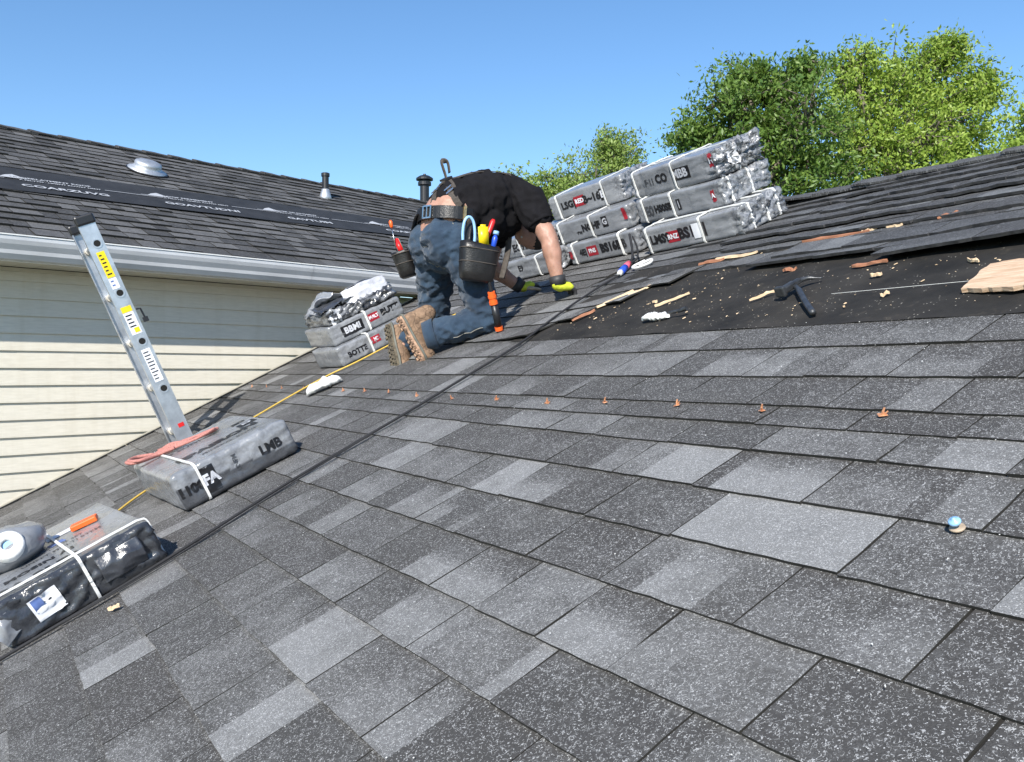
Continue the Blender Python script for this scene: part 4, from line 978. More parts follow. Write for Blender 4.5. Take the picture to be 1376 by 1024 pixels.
# plywood
g=G(); poly=[(-1.54,2.41),(-1.45,2.392),(-1.30,2.37),(-.9,2.38),(-.75,2.45),(-.8,2.62),(-1.2,2.64),(-1.44,2.615),(-1.455,2.63),(-1.56,2.62),(-1.565,2.58),(-1.55,2.5)]
r_=random.Random(9); pl=[]
for i in range(len(poly)):
    a,b=poly[i],poly[(i+1)%len(poly)]; L_=math.hypot(a[0]-b[0],a[1]-b[1]); m_=max(1,int(L_/.02))
    for k in range(m_):
        t=k/m_; pl.append((a[0]+(b[0]-a[0])*t+r_.uniform(-.006,.006),a[1]+(b[1]-a[1])*t+r_.uniform(-.006,.006)))
poly=pl; n=len(poly); cxp,cyp=-1.1,2.5; g.add([(x-cxp,y-cyp,0) for x,y in poly]+[(x-cxp+.004*nz(i,1),y-cyp,.014) for i,(x,y) in enumerate(poly)],[tuple(range(n))[::-1],tuple(range(n,2*n))]+[(i,(i+1)%n,n+(i+1)%n,n+i) for i in range(n)])
o=g.obj('plywood_scrap',M['ply'],None,rmtx(cxp,cyp,.028,0,0,-.03)); tag(o,'splintered piece of bare plywood on the felt at the right picture edge','plywood')
# hammer: claw head and handle
HM=rmtx(-2.29,2.585,.008,0)
t=thing('hammer','worn steel hammer lying on the black felt, handle end toward the shingles','hammer',HM)
hh=[(-.01,-.01,.030),(.035,-.045,.028),(.11,-.12,.023),(.19,-.20,.018),(.27,-.275,.014)]
g=G(); g.tube(curve_pts(hh,5),[.009]*6+[.012]*15,10); g.obj('handle',M['steel_dark'],t,smooth=True)
g=G(); g.box((-.02,-.03,.035),(.034,.075,.03),j=.002); g.box((-.02,.02,.035),(.024,.04,.022)); o=g.obj('head',M['steel_dark'],t); bevel(o,.006)
g=G(); g.box((-.022,-.076,.035),(.045,.022,.042)); o=g.obj('striking_face',M['steel_dark'],t); bevel(o,.006)
g=G(); g.tube(curve_pts([(-.02,.03,.035),(-.005,.07,.03),(.04,.095,.015)],4),[.009]*3+[.008]*3+[.004]*3,8); g.obj('claw',M['steel_dark'],t,smooth=True)
# ------------------------------------------------------------------ the roofer
PO=Vector((-4.6,2.4,0)); PMx=ROOF@Matrix.Translation(PO)
def q(x,y,h): return Vector((x,y,h))-PO
per=thing('person','kneeling roofer in black T-shirt, blue jeans, tool belt and tan boots, bending over the shingles','person',PMx)
UPL=Vector((0,.4324,.9017))
pel=q(-4.62,2.47,.61); bc=q(-4.62,2.565,.705); chest=q(-4.6,2.83,.70); upc=q(-4.6,2.96,.655); neck=q(-4.60,3.07,.575); head=q(-4.60,3.045,.43)
shR=q(-4.40,2.985,.615); elR=q(-4.28,2.945,.36); wrR=q(-4.25,2.872,.125)
shL=q(-4.82,3.05,.59); elL=q(-4.98,2.90,.30); wrL=q(-4.92,3.02,.085)
hR=q(-4.49,2.50,.555); kR=q(-4.43,2.43,.085); aR=q(-4.63,2.12,.125)
hL=q(-4.75,2.47,.55); kL=q(-4.95,2.33,.085); aL=q(-4.90,2.07,.10)
BELTN=Vector((0,.5,.87)).normalized()
g=G()
capsule(g,pel,bc,.14,.152,18,1.2,(1,0,0)); capsule(g,bc,chest,.150,.15,18,1.2,(1,0,0)); capsule(g,chest,upc,.15,.13,18,1.2,(1,0,0)); capsule(g,upc,neck,.10,.058,14)
capsule(g,neck,head,.056,.06,14)
ellipsoid(g,head+Vector((0,.012,-.015)),(.076,.098,.112)); ellipsoid(g,head+Vector((0,-.055,.0)),(.055,.05,.07))  # skull, hanging head down; face looks back toward the knees
ellipsoid(g,head+Vector((0,-.085,-.04)),(.014,.026,.02)); 
for sx in (-1,1): ellipsoid(g,head+Vector((sx*.078,.01,.0)),(.012,.02,.03))
capsule(g,upc+Vector((.1,0,0)),shR,.075,.062,14); capsule(g,upc-Vector((.1,0,0)),shL,.075,.062,14)
for s_,e_,w_ in ((shR,elR,wrR),(shL,elL,wrL)):
    capsule(g,s_,e_,.066,.052,14); capsule(g,e_,e_.lerp(w_,.35),.052,.056,14); capsule(g,e_.lerp(w_,.3),w_,.056,.033,14)
    ellipsoid(g,e_+Vector((0,-.012,0)),(.038,.042,.04))
for s_,k_,a_ in ((hR,kR,aR),(hL,kL,aL)):
    capsule(g,s_,k_,.085,.055,12); capsule(g,k_,a_,.055,.04,12)
remeshed(g,'body',.009,M['skin'],per,smooth=4,wr=lambda c,n:.0045*noise.noise(c*17)+.0022*(1-2*abs(noise.noise(Vector((c.x*45,c.y*45,c.z*12)))))+.0012*noise.noise(c*60))
# eyes and mouth on the hidden face
for sx in (-1,1):
    g=G(); ellipsoid(g,head+Vector((sx*.03,-.088,-.012)),(.011,.009,.011),n=10,m=6); g.obj('eye',M['cloth_white'],per,smooth=True)
g=G(); ellipsoid(g,head+Vector((0,-.095,.03)),(.024,.008,.007),n=10,m=6); g.obj('mouth',M['pinkrope'],per,smooth=True)
g=G(); ellipsoid(g,head+Vector((0,.03,-.03)),(.084,.092,.108)); 
remeshed(g,'hair',.008,M['hair'],per,smooth=2,wr=lambda c,n:.004*noise.noise(c*90))
# jeans
g=G()
capsule(g,pel+Vector((0,0,-.05)),bc-BELTN*.098,.165,.150,20,1.22,(1,0,0))
for sx,hp in ((1,hR),(-1,hL)):
    ellipsoid(g,pel+Vector((sx*.085,-.055,-.03)),(.125,.13,.15))
for s_,k_,a_ in ((hR,kR,aR),(hL,kL,aL)):
    capsule(g,s_+Vector((0,-.02,-.02)),s_.lerp(k_,.55),.130,.105,18); capsule(g,s_.lerp(k_,.5),k_,.108,.082,18)
    capsule(g,k_,k_.lerp(a_,.45),.082,.085,18); capsule(g,k_.lerp(a_,.4),k_.lerp(a_,.80),.085,.076,18)
def jw(c,n):
    f=1-2*abs(noise.noise(Vector((c.x*9,c.y*14,c.z*15)))); f2=1-2*abs(noise.noise(Vector((c.x*22+3,c.y*25,c.z*34))))
    return .015*(f-.5)+.007*f2-.002
jn=remeshed(g,'jeans',.0095,M['jeans'],per,smooth=3,wr=jw)
# shirt: closed hull with a hem, sleeves
g=G()
hem=bc+Vector((0,.022,.028))
capsule(g,hem+Vector((0,.05,.00)),chest+Vector((0,0,.0)),.160,.178,22,1.2,(1,0,0)); capsule(g,chest,upc,.178,.150,22,1.22,(1,0,0)); capsule(g,upc,neck+Vector((0,-.02,0)),.135,.075,18,1.1,(1,0,0))
ellipsoid(g,q(-4.6,2.86,.60),(.17,.17,.15)); ellipsoid(g,q(-4.55,2.74,.60),(.15,.10,.12))
for s_,e_ in ((shR,elR),(shL,elL)):
    capsule(g,upc+(s_-upc)*.5,s_,.12,.092,18); capsule(g,s_,s_.lerp(e_,.42),.092,.083,18)
def sw(c,n):
    f=1-2*abs(noise.noise(Vector((c.x*7,c.y*16,c.z*6)))); f2=1-2*abs(noise.noise(Vector((c.x*20+3,c.y*26,c.z*16))))
    return .022*(f-.5)+.009*f2
sh=remeshed(g,'shirt',.0095,M['shirt'],per,smooth=3,wr=sw)
# sleeve hem
for s_,e_ in ((shR,elR),(shL,elL)):
    d=(e_-s_).normalized(); c_=s_.lerp(e_,.46)
    g=G(); g.tube([c_+d*.015,c_+d*.04],[.080,.082],22,cap=False); o=g.obj('sleeve_hem',M['shirt'],per,smooth=True); m=o.modifiers.new('s','SOLIDIFY'); m.thickness=.004
def ribbon(name,path,bv,wd,mat,off=.006,parent=per,th=.004):
    """strap lying on a body surface"""
    g=G(); vs=[]; pts=[]
    for p in path:
        if bv is not None:
            loc,nr,_,_=bv.find_nearest(p); pts.append((loc+nr*off,nr))
        else: pts.append((p,Vector((0,-.5,.8)).normalized()))
    for _ in range(4):
        pts=[pts[0]]+[((pts[i-1][0]+pts[i][0]*2+pts[i+1][0])/4,(pts[i-1][1]+pts[i][1]*2+pts[i+1][1]).normalized()) for i in range(1,len(pts)-1)]+[pts[-1]]
    m=len(pts)
    for i,(p,nr) in enumerate(pts):
        t=(pts[min(m-1,i+1)][0]-pts[max(0,i-1)][0]).normalized(); s_=t.cross(nr).normalized()
        for a,b in ((-1,0),(1,0),(1,1),(-1,1)): vs.append(p+s_*a*wd/2+nr*(b*th))
    fs=[(i*4+j,i*4+(j+1)%4,(i+1)*4+(j+1)%4,(i+1)*4+j) for i in range(m-1) for j in range(4)]+[(3,2,1,0),((m-1)*4,(m-1)*4+1,(m-1)*4+2,(m-1)*4+3)]
    g.add(vs,fs); return g.obj(name,mat,parent)
def bvh(o): 
    me=o.data; return BVHTree.FromPolygons([v.co for v in me.vertices],[tuple(p.vertices) for p in me.polygons])
bs=bvh(sh); bj=bvh(jn)
# belt
tb=link('tool_belt',None,None,per,PMx)
g=G(); n=48; vs=[]; A=Vector((1,0,0)); B=BELTN.cross(A).normalized()
for i in range(n):
    a=2*PI*i/n; d_=A*math.cos(a)*.205+B*math.sin(a)*.178
    nn=(A*math.cos(a)+B*math.sin(a)).normalized()
    for (w_,t_) in ((-.036,0),(-.036,.007),(.036,.007),(.036,0)): vs.append(bc+Vector((0,-.012,-.012))+d_+BELTN*w_+nn*t_)
g.add(vs,[(i*4+j,i*4+(j+1)%4,((i+1)%n)*4+(j+1)%4,((i+1)%n)*4+j) for i in range(n) for j in range(4)]); g.obj('belt',M['leather'],per)
def onbelt(a,up_=0,out=.0): return bc+Vector((0,-.012,-.012))+A*math.cos(a)*(.212+out)+B*math.sin(a)*(.186+out)+BELTN*up_
def frame(c,zx,yx):
    z=zx.normalized(); y=(yx-z*yx.dot(z)).normalized(); x=y.cross(z); m=Matrix(((x.x,y.x,z.x,c.x),(x.y,y.y,z.y,c.y),(x.z,y.z,z.z,c.z),(0,0,0,1))); return m
# find the belt angle that faces the camera-left: back of the waist
def bang(px,py):
    best=None
    for i in range(720):
        a=2*PI*i/720; P=PMx@onbelt(a); r_=proj(P); nn=(PMx.to_3x3()@(A*math.cos(a)+B*math.sin(a)))
        if nn.dot(P)>0: continue
        e=(r_[0]-px)**2+(r_[1]-py)**2
        if best is None or e<best[0]: best=(e,a)
    return best[1]
ab_=bang(575,288); c_=onbelt(ab_,0,.006); nn=(A*math.cos(ab_)+B*math.sin(ab_))
g=G(); fr=frame(c_,nn,BELTN)
for (cx_,cz_,w_,h_) in ((-.03,0,.008,.075),(.03,0,.008,.075),(0,.034,.06,.008),(0,-.034,.06,.008),(.0,0,.006,.06)): g.box((cx_,cz_,0),(w_,h_,.008))
link('buckle',g.mesh('buckle',[M['steel']]),None,per,PMx@fr)
ac_=bang(622,300); fr2=frame(onbelt(ac_,0,.004),A*math.cos(ac_)+B*math.sin(ac_),BELTN)
g=G(); g.box((0,0,0),(.016,.085,.010)); g.box((.0,.03,.006),(.012,.012,.006)); g.box((0,-.03,.006),(.012,.012,.006)); link('clasp',g.mesh('clasp',[M['brass']]),None,per,PMx@fr2)
# pouches
def pouch(c,zup,out,w_,dp,h_,name='tool_pouch'):
    m=frame(c,zup,out); g=G(); n=24; prof=[(.72,0.),(.88,.06),(.96,.25),(1.0,.55),(1.03,.85),(1.06,1.),(1.0,1.0),(.96,.6),(.7,.1)]
    vs=[]
    for (r_,z) in prof:
        for k in range(n):
            a=2*PI*k/n; sx=math.copysign(abs(math.cos(a))**.6,math.cos(a)); sy=math.copysign(abs(math.sin(a))**.7,math.sin(a))
            vs.append((sx*w_/2*r_+.006*nz(k*.7,z*3,w_*50),sy*dp/2*r_+.006*nz(k*.9,z*4,dp*30),(z-1)*h_+ (.010*sx if z>.9 else 0)))
    mm=len(prof); fs=[(i*n+k,i*n+(k+1)%n,(i+1)*n+(k+1)%n,(i+1)*n+k) for i in range(mm-1) for k in range(n)]+[tuple(range(n))[::-1],tuple((mm-1)*n+k for k in range(n))]
    g.add(vs,fs); o=link(name,g.mesh(name,[M['leather']],True),None,per,PMx@m)
    for (r_,z) in ((1.045,.86),(1.0,.5)):
        g=G(); pts=[]
        for k in range(n+1):
            a=2*PI*k/n; sx=math.copysign(abs(math.cos(a))**.6,math.cos(a)); sy=math.copysign(abs(math.sin(a))**.7,math.sin(a)); pts.append((sx*w_/2*r_,sy*dp/2*r_,(z-1)*h_))
        g.tube(pts,.0035,6); link('pouch_seam',g.mesh('pouch_seam',[M['webbing']],True),None,o,PMx@m)
    return m
def pp(px,py,X):
    c,s=math.cos(-.009426),math.sin(-.009426); v=Vector(((px-688)/1167,1,-(py-512)/1167)); v=Vector((v.x,v.y*c-v.z*s,v.y*s+v.z*c)); t=X/(v.dot(ex)); return IR@(v*t)-PO
mR=pouch(q(-4.30,2.50,.505),UPL+Vector((.05,.12,0)),Vector((1,-.25,0)),.215,.13,.21)
mL=pouch(q(-4.93,2.33,.62),UPL+Vector((-.1,-.28,0)),Vector((-.55,-1,0)),.175,.12,.17)
# pouch hangers
for pa,pb,w_ in ((onbelt(bang(628,303),-.0,.01),q(-4.32,2.43,.53),.05),(onbelt(bang(562,288),0,.01),q(-4.93,2.39,.60),.035),(q(-4.31,2.44,.56),q(-4.33,2.42,.36),.06)):
    g=G(); pts=[pa.lerp(pb,i/6)+Vector((.012,-.012,0))*math.sin(PI*i/6) for i in range(7)]; g.tube(pts,[w_/2*.8,w_/2,w_/2*1.05,w_/2,w_/2*.9,w_/2,w_/2*.8],10,flat=.35); g.obj('pouch_hanger',M['leather'],per,smooth=True)
# suspenders over the shirt
k0=onbelt(bang(573,280),.02); k1=onbelt(bang(618,292),.03); cr=q(-4.63,2.64,.87)
ribbon('suspender',[k0.lerp(cr,i/8) for i in range(9)],bs,.045,M['webbing'],.015)
ribbon('suspender',[k1.lerp(cr,i/8) for i in range(9)],bs,.055,M['webbing'],.015)
ribbon('suspender',[cr.lerp(q(-4.50,3.0,.78),i/10) for i in range(11)],bs,.045,M['webbing'],.015)
ribbon('suspender',[cr.lerp(q(-4.76,3.0,.78),i/10) for i in range(11)],bs,.045,M['webbing'],.015)
loc,nr,_,_=bs.find_nearest(cr); 
g=G(); g.box((0,0,0),(.07,.05,.012)); o=link('strap_plate',g.mesh('strap_plate',[M['leather']]),None,per,PMx@frame(loc+nr*.02,nr,Vector((0,1,.3)))); 
g=G(); pts=[loc+nr*.015,loc+UPL*.05+Vector((-.01,-.01,0)),loc+UPL*.10+Vector((-.015,-.025,0)),loc+UPL*.135+Vector((-.02,-.03,0)),loc+UPL*.12+Vector((.0,-.0,0)),loc+UPL*.05+Vector((.01,.01,0))]
g.tube(curve_pts(pts,5),.017,8,flat=.25,up=(0,1,0)); g.obj('strap_loop',M['webbing'],per,smooth=True)
for k_,(pa,pb) in enumerate(((k0,cr),(k1,cr))):
    l2,n2,_,_=bs.find_nearest(pa.lerp(pb,.55)); g=G(); g.box((0,0,0),(.052,.010,.006)); g.box((0,.028,0),(.052,.008,.006)); link('strap_slider',g.mesh('strap_slider',[M['steel']]),None,per,PMx@frame(l2+n2*.018,n2,pb-pa))
g=G(); pts=[pp(684,318,-4.55),pp(682,340,-4.55),pp(677,362,-4.55),pp(674,374,-4.55)]; g.tube(curve_pts(pts,4),.020,8,flat=.25,up=(.5,-.8,0)); g.obj('hanging_strap',M['webbing'],per,smooth=True)
# jeans details: pocket stitching and seams
def seam(pts,m='stitch',r_=.0022):
    out=[]
    for i in range(len(pts)-1):
        for k in range(8):
            l,nn_,_,_=bj.find_nearest(pts[i].lerp(pts[i+1],k/8)); out.append(l+nn_*.002)
    g=G(); g.tube(out,r_,5); g.obj('seam',M[m],per)
seam([pp(568,300,-4.75),pp(566,330,-4.8),pp(572,352,-4.8)]); 
seam([pp(576,320,-4.62),pp(590,326,-4.6),pp(612,322,-4.5)],'stitch',.003); seam([pp(576,320,-4.62),pp(582,342,-4.62),pp(590,356,-4.6),pp(606,350,-4.5)])
seam([aR.lerp(kR,.4)+Vector((.06,-.03,-.04)),aR.lerp(kR,.5)+Vector((.07,-.03,-.04)),kR+Vector((.06,-.05,-.02))])
# cuff ring at near ankle
g=G(); d=(kR-aR).normalized(); ac2=aR+d*.03; g.tube([ac2-d*.035,ac2+d*.03],[.082,.086],24,cap=False); o=g.obj('jeans_cuff',M['jeans'],per,smooth=True); o.modifiers.new('s','SOLIDIFY').thickness=.006
# boots
def boot(c,toe_dir,sole_up,mats,yaw=0):
    m=frame(c,sole_up,toe_dir); P=PMx@m@Matrix.Rotation(yaw,4,'Z')
    g=G(); cap=lambda a,b,r0,r1,sx=1:capsule(g,a,b,r0,r1,16,sx,(1,0,0))
    cap((0,.10,.055),(0,.03,.055),.045,.043,1.05); cap((.004,.10,.052),(.008,-.09,.048),.047,.040,1.12); cap((.006,-.02,.05),(.010,.135,.045),.047,.043,1.15); cap((0,-.085,.05),(0,-.075,.16),.046,.052); cap((0,.0,.06),(0,-.06,.13),.045,.05)
    g2=G(); g2.v=[(x,y,z) for x,y,z in g.v]; g2.f=g.f; g2.mi=g.mi
    bo=remeshed(g2,'boot_upper',.0065,M['bootbrown'],per,P,smooth=3,wr=lambda c_,n_:.004*(1-2*abs(noise.noise(c_*26)))*.7)
    bt=bo
    out=[(-.030,-.135),(.030,-.135),(.042,-.10),(.038,-.04),(.040,.02),(.055,.08),(.054,.13),(.035,.175),(.0,.188),(-.034,.168),(-.048,.12),(-.046,.06),(-.034,.0),(-.034,-.06),(-.040,-.10)]
    n=len(out); g=G(); g.add([(x,y,-.008) for x,y in out]+[(x*1.03,y*1.01,.022) for x,y in out],[tuple(range(n)),tuple(range(2*n-1,n-1,-1))]+[(i,n+i,n+(i+1)%n,(i+1)%n) for i in range(n)])
    so_=g.obj('boot_sole',mats[0],bo,P)
    g=G()
    for j in range(11):
        y=-.122+.0285*j; hw=.03 if abs(y+.02)<.03 else .036+.008*(y>.05)
        if abs(y+.035)<.016: continue
        for i in range(3):
            x=-hw+hw*i; g.box((x*1.0,y+.006*(-1)**i,-.012),(.020,.017,.010),rot=Matrix.Rotation(.4*(i-1),3,'Z'),j=.001)
    g.obj('sole_lugs',mats[1],bo,P)
    g=G()
    for j in range(5):
        z=.075+.022*j; y=.075-.035*j; g.tube([(-.04,y-.01,z-.008),(-.015,y+.008,z+.016),(.02,y+.004,z+.014),(.046,y-.012,z-.008)],.0032,6)
    g.obj('boot_lace',M['rubbergrey'],bo,P)
    g=G(); pts=[(x*1.07,y*1.02,.012) for x,y in out]+[(out[0][0]*1.07,out[0][1]*1.02,.012)]; g.tube(pts,.008,6); g.obj('boot_rand',M['rubbergrey'],bo,P,smooth=True)
boot(q(-4.66,2.035,.155),Vector((.10,-.02,-1)),Vector((.12,1,.05)),(M['sole'],M['sole']),.0)
boot(q(-4.93,2.02,.115),Vector((.3,-.35,-1)),Vector((.1,1,-.35)),(M['soledark'],M['soledark']),.0)
# gloved hands
def hand(elbow,wrist,fwd,back,side,label,name='glove',curl=(.5,.6,.5,.6),closed=1.):
    """wrist origin, fwd palm direction, back-of-hand normal, side=+1 thumb on +x"""
    m=frame(wrist,back,fwd); P=PMx@m
    g=G(); capsule(g,(-.022,.015,0),(-.028,.065,0),.024,.020,12); capsule(g,(.02,.015,0),(.028,.065,0),.024,.020,12); capsule(g,(0,.0,0),(0,.065,.004),.028,.022,12,1.5,(1,0,0)); capsule(g,(0,-.012,.01),(0,.01,0),.036,.034,14)
    remeshed(g,name,.0045,M['glove'],per,P,smooth=3)
    par=[o for o in C.objects if o.name.startswith(name)][-1]
    for i,(x,L_) in enumerate(((-.036,.062),(-.013,.074),(.012,.078),(.034,.070))):
        g=G(); x=x; p0=Vector((x,.068,0)); a1=curl[i]*closed; a2=a1+.75*closed; a3=a2+.6*closed
        p1=p0+Vector((x*.08,math.cos(a1),-math.sin(a1)))*L_*.46; p2=p1+Vector((0,math.cos(a2),-math.sin(a2)))*L_*.34; p3=p2+Vector((0,math.cos(a3),-math.sin(a3)))*L_*.24
        capsule(g,p0-Vector((0,.012,0)),p1,.0125,.0118,10); capsule(g,p1,p2,.0116,.0108,10); capsule(g,p2,p3,.0108,.0095,10)
        remeshed(g,'finger',.003,M['glovedark'] if i!=1 else M['glovedark'],per,P,smooth=2)
    g=G(); t0=Vector((side*.03,.02,-.006)); t1=t0+Vector((side*.026,.032,-.012)); t2=t1+Vector((side*.006,.03,-.012)); t3=t2+Vector((-side*.004,.02,-.010))
    capsule(g,t0,t1,.016,.013,10); capsule(g,t1,t2,.012,.011,10); capsule(g,t2,t3,.011,.0095,10); remeshed(g,'thumb',.0032,M['glovetip'],per,P,smooth=2)
    g=G(); arm=(m.inverted()@elbow).normalized(); g.tube([arm*.005,arm*.06],[.041,.045],20,cap=False); o=g.obj('glove_cuff',M['glovedark'],per,P,smooth=True); o.modifiers.new('s','SOLIDIFY').thickness=.005
    g=G(); g.box((0,.03,.020),(.05,.05,.006)); o=g.obj('glove_pad',M['glove'],per,P); bevel(o,.003)
hand(elR,wrR+Vector((0,-.005,-.03)),Vector((.10,.95,-.42)),Vector((.25,.35,.9)),-1,'')
hand(elL,wrL+Vector((0,.02,-.01)),Vector((.05,1,-.12)),Vector((.15,.1,1)),1,'',closed=.7)
# tools in the pouches
def tool(name,label,cat,parts,mtx):
    t=thing(name,label,cat,mtx)
    for nm,g,mt in parts: link(nm,g.mesh(nm,[M[mt]],True),None,t,mtx)
    return t
def inp(m,x,y,z,rx=0,ry=0): return PMx@m@Matrix.Translation((x,y,z))@Matrix.Rotation(rx,4,'X')@Matrix.Rotation(ry,4,'Y')
g1=G(); g1.tube(curve_pts([(-.03,0,-.06),(-.036,0,.02),(-.028,0,.085),(-.012,0,.112),(0,0,.118)],5),.0085,8,up=(0,1,0)); g2=G(); g2.tube(curve_pts([(.03,0,-.06),(.036,0,.02),(.028,0,.085),(.012,0,.112),(0,0,.118)],5),.0085,8,up=(0,1,0)); g3=G(); g3.box((0,0,-.08),(.03,.012,.06))
SD=1 if (PMx@mR@Vector((.1,0,0))-PMx@mR@Vector((0,0,0))).x<0 else -1   # pouch x axis that points left in the view
tool('pliers','light blue handled pliers standing in the near tool pouch','pliers',[('handle',g1,'tlblue'),('handle',g2,'tlblue'),('jaws',g3,'steel_dark')],inp(mR,SD*.07,.0,.03,0,.1))
g1=G(); g1.box((0,0,.03),(.055,.022,.105)); g2=G(); g2.box((0,0,.085),(.03,.012,.02))
tool('tape_case','yellow tool case sticking out of the near tool pouch','tool case',[('case',g1,'tyellow'),('tab',g2,'tyellow')],inp(mR,-SD*.005,.045,.015,0,.15*SD))
g1=G(); g1.tube([(0,0,-.05),(0,0,.02),(0,0,.10),(0,0,.115)],[.012,.014,.016,.010],10); g2=G(); g2.tube([(0,0,-.12),(0,0,-.05)],[.004,.004],8)
tool('screwdriver','red handled screwdriver behind the yellow tool case in the near pouch','screwdriver',[('handle',g1,'tred'),('shaft',g2,'steel')],inp(mR,-SD*.035,.0,.045,0,-.25*SD))
g1=G(); g1.tube([(0,0,-.05),(0,0,.03),(0,0,.05)],[.014,.016,.008],10); g2=G(); g2.tube([(0,0,.05),(0,0,.07)],[.018,.016],10)
tool('marker','blue marker with a pale cap at the right of the near pouch','marker',[('barrel',g1,'ropeblue'),('cap',g2,'tlblue')],inp(mR,-SD*.075,.02,.02,0,-.1*SD))
for i,(mt,cl,px_) in enumerate((('tgreen','green',.045),('cream','cream',.012),('tred','dark red',-.02))):
    g1=G(); g1.box((0,0,.02),(.032,.03,.085)); g2=G(); g2.tube([(0,0,.06),(0,0,.072)],[.012,.009],8)
    tool('caulk_tube',cl+' plastic tube standing in the far tool pouch','tube',[('tube',g1,mt),('cap',g2,mt)],inp(mL,px_*SD,.0,.01,-.15,.15+.1*i))
g1=G(); g1.tube([(0,0,-.05),(0,0,.09)],[.003,.003],6); g2=G(); g2.tube([(0,0,.09),(0,0,.10),(0,0,.13),(0,0,.14)],[.004,.011,.012,.005],10)
tool('nut_driver','orange topped tool standing above the far tool pouch','tool',[('shaft',g1,'steel'),('handle',g2,'torange')],inp(mL,-SD*.04,.02,.05,.1,0))
# orange and black light hanging at the knee
p0=pp(660,392,-4.27); p1=pp(671,444,-4.30); d=(p1-p0)
ft=thing('flashlight','orange and black hand lamp hanging from the near pouch beside the knee','flashlight',PMx)
g=G(); g.tube([p0,p0+d*.33],[.022,.022],14); g.tube([p0+d*.1,p0+d*.16],[.025,.025],14); g.tube([p0+d*.24,p0+d*.32],[.025,.025],14); g.obj('orange_collar',M['torange'],ft,smooth=False)
g=G(); g.tube([p0+d*.33,p0+d*.9],[.0195,.021],14); g.obj('body_tube',M['blackpl'],ft,smooth=True)
g=G(); g.tube([p0+d*.9,p1],[.024,.023],14); g.obj('lens_ring',M['torange'],ft)
g=G(); g.tube([p0-d*.35,p0],[.008,.012],8); g.obj('hook',M['blackpl'],ft)
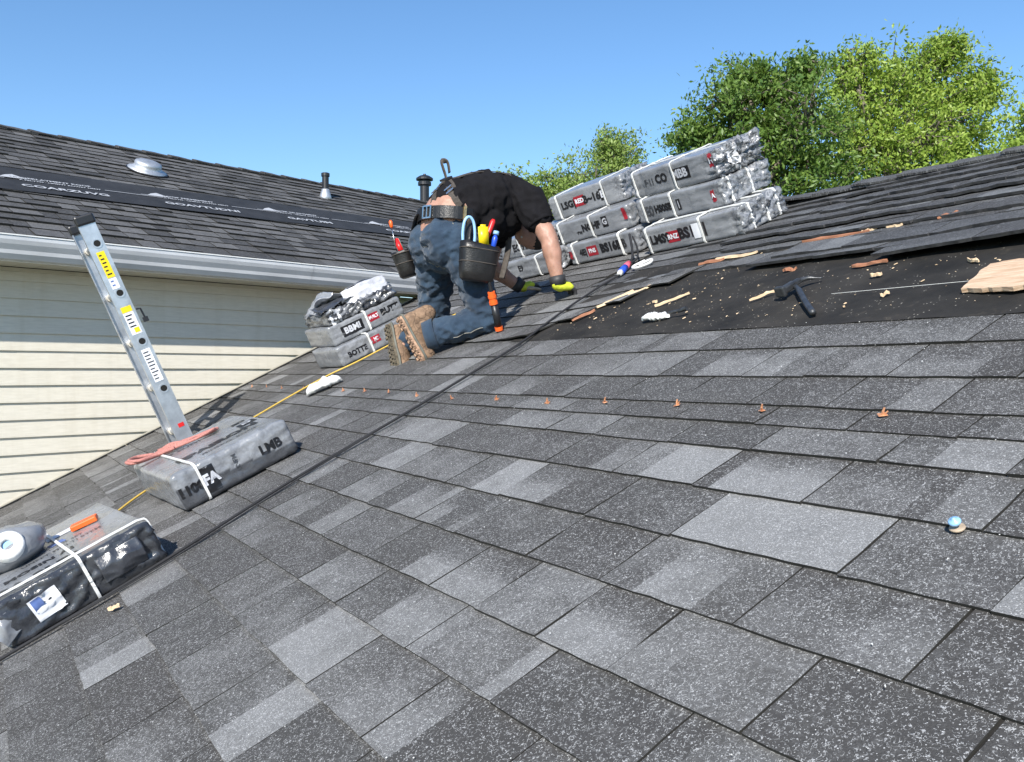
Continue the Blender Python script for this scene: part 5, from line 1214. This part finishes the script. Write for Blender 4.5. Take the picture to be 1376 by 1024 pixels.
# ------------------------------------------------------------------ trees
def tree(name,label,cat,base,H_,lobes,nleaf,ls,leafmat,seed,tr=.22,clump=.5):
    r_=np.random.RandomState(seed); rr_=random.Random(seed); root=thing(name,label,cat,Matrix.Translation(base))
    # trunk and limbs
    g=G(); c0=np.array(lobes[0][:3]); tips=[]
    ztr=min(l[2]-l[5]*.6 for l in lobes)
    g.tube(curve_pts([(0,0,0),(.1*tr,0,ztr*.5),(c0[0]*.3,c0[1]*.3,ztr+.3),(c0[0]*.8,c0[1]*.8,c0[2])],5),[tr*(1-.75*i/15) for i in range(16)],10)
    root_c=Vector((c0[0]*.2,c0[1]*.2,ztr))
    limb=G(); twig=G()
    for (x,y,z,rx,ry,rz) in lobes:
        c=Vector((x,y,z)); st=root_c+Vector((0,0,rr_.uniform(0,.8)))
        mid=st.lerp(c,.5)+Vector((rr_.uniform(-.3,.3),rr_.uniform(-.3,.3),.2))
        limb.tube(curve_pts([st,mid,c],5),[tr*.45*(1-.06*i) for i in range(11)],7)
        for k in range(14):
            d=Vector((rr_.gauss(0,1),rr_.gauss(0,1),rr_.gauss(.35,1))).normalized(); e=c+Vector((d.x*rx,d.y*ry,d.z*rz))*rr_.uniform(.65,1.0)
            m=c.lerp(e,.5)+Vector((rr_.uniform(-.2,.2),rr_.uniform(-.2,.2),rr_.uniform(0,.25)))
            twig.tube(curve_pts([c,m,e],3),[tr*.17*(1-.11*i) for i in range(7)],5)
            for q_ in range(4):
                f_=rr_.uniform(.35,1); b0=c.lerp(e,f_); e2=b0+Vector((rr_.gauss(0,.35)*rx,rr_.gauss(0,.35)*ry,rr_.gauss(.1,.3)*rz)); twig.tube([b0,e2],[tr*.06,tr*.02],4); tips.append(tuple(e2))
            tips.append(tuple(e))
    g.obj('trunk',M['bark'],root,smooth=True); limb.obj('limbs',M['bark'],root,smooth=True); twig.obj('branches',M['bark'],root)
    # leaves in clusters round the twig ends and over the lobe shells
    tips=np.array(tips); nt=len(tips); n=nleaf
    L=np.array(lobes); vol=(L[:,3]*L[:,4]*L[:,5])**.75; pick=r_.choice(len(L),n,p=vol/vol.sum())
    nc=max(60,n//48); pc=r_.choice(len(L),nc,p=vol/vol.sum()); dv=r_.normal(size=(nc,3)); dv/=np.linalg.norm(dv,axis=1)[:,None]
    rad=r_.uniform(.25,1.0,nc)**.5
    cen=L[pc,:3]+dv*L[pc,3:]*rad[:,None]*(1+.16*r_.normal(size=(nc,1)))
    cen=np.vstack([cen,tips]); ctone=r_.uniform(0,1,len(cen)); ci=r_.randint(0,len(cen),n)
    pos=cen[ci]+r_.normal(size=(n,3))*np.array([clump,clump,clump*.6])*r_.uniform(.3,1,(n,1))*.42
    a=r_.normal(size=(n,3)); a[:,2]-=.5; a/=np.linalg.norm(a,axis=1)[:,None]; b=r_.normal(size=(n,3)); b-=a*(a*b).sum(1)[:,None]; b/=np.linalg.norm(b,axis=1)[:,None]
    s=ls*r_.uniform(.6,1.3,(n,1)); nn=np.cross(a,b)
    v=np.empty((n,5,3)); v[:,0]=pos-a*s; v[:,1]=pos+b*s*.42+nn*s*.12; v[:,2]=pos+a*s; v[:,3]=pos-b*s*.42+nn*s*.12; v[:,4]=pos
    v=v.reshape(-1,3); idx=np.arange(n)[:,None]*5; f=np.concatenate([idx+np.array([[0,1,4]]),idx+np.array([[1,2,4]]),idx+np.array([[2,3,4]]),idx+np.array([[3,0,4]])],1).reshape(-1,3)
    me=bpy.data.meshes.new('crown'); me.vertices.add(len(v)); me.vertices.foreach_set('co',v.ravel()); me.loops.add(f.size); me.loops.foreach_set('vertex_index',f.ravel().astype(np.int32))
    me.polygons.add(len(f)); me.polygons.foreach_set('loop_start',np.arange(len(f),dtype=np.int32)*3); me.update(); 
    col=np.zeros((n,5,4)); col[:,:,0]=(ctone[ci]*.6+r_.uniform(0,.4,n))[:,None]; col[:,:,1]=(r_.uniform(0,1,n)**2)[:,None]; col[:,:,3]=1
    ca=me.color_attributes.new('tone','FLOAT_COLOR','POINT'); ca.data.foreach_set('color',col.ravel()); me.materials.append(leafmat); me.validate()
    link('crown',me,None,root,PM[root.name]); return root
def at(px,D): return Vector(((px-688)/1167*D,D,-5.2))
def hgt(py,D): return (501-py)/1167*D+5.2
def lob(D,base_px,L):
    out=[]
    for (px,py,rpx,rpy,dy) in L: out.append(((px-base_px)/1167*D,dy,hgt(py,D),rpx/1167*D,rpx/1167*D*.9,rpy/1167*D))
    return out
D=24
tree('leafy_tree','small loose olive green tree between the worker and the big bundle stack','tree',at(790,D),8,lob(D,790,[(800,250,62,48,0),(835,225,34,42,.5),(740,262,55,38,.3),(700,285,45,42,-.4),(780,290,90,50,.6),(855,270,40,45,0),(820,205,18,26,.2)]),21000,.058,M['leaf_olive'],4,.16,.5)
D=19
tree('leafy_tree','dense dark green tree directly behind the big bundle stack','tree',at(1010,D),9,lob(D,1010,[(985,160,62,52,0),(1045,130,55,48,.5),(945,190,42,40,.2),(1000,225,85,60,.4),(1075,180,60,60,-.3),(1080,250,90,60,.5),(1085,95,26,22,.2),(1010,112,30,25,.2)]),30000,.064,M['leaf_dark'],6,.24,.5)
D=21
tree('leafy_tree','large bright yellow green tree, tallest of all, at the right','tree',at(1200,D),9,lob(D,1200,[(1180,140,75,55,0),(1240,110,70,50,.4),(1275,165,70,60,.2),(1150,200,75,60,.3),(1220,215,95,65,-.2),(1300,225,60,55,.4),(1270,75,32,26,.1),(1150,95,36,30,.2),(1320,120,24,30,.1)]),36000,.062,M['leaf_light'],9,.26,.5)
D=27
tree('leafy_tree','pale green tree cut by the right picture edge','tree',at(1420,D),8,lob(D,1420,[(1385,205,55,50,0),(1440,180,60,60,.3),(1400,250,80,60,.5),(1335,250,50,45,.5)]),15000,.085,M['leaf_light'],12,.2,.6)
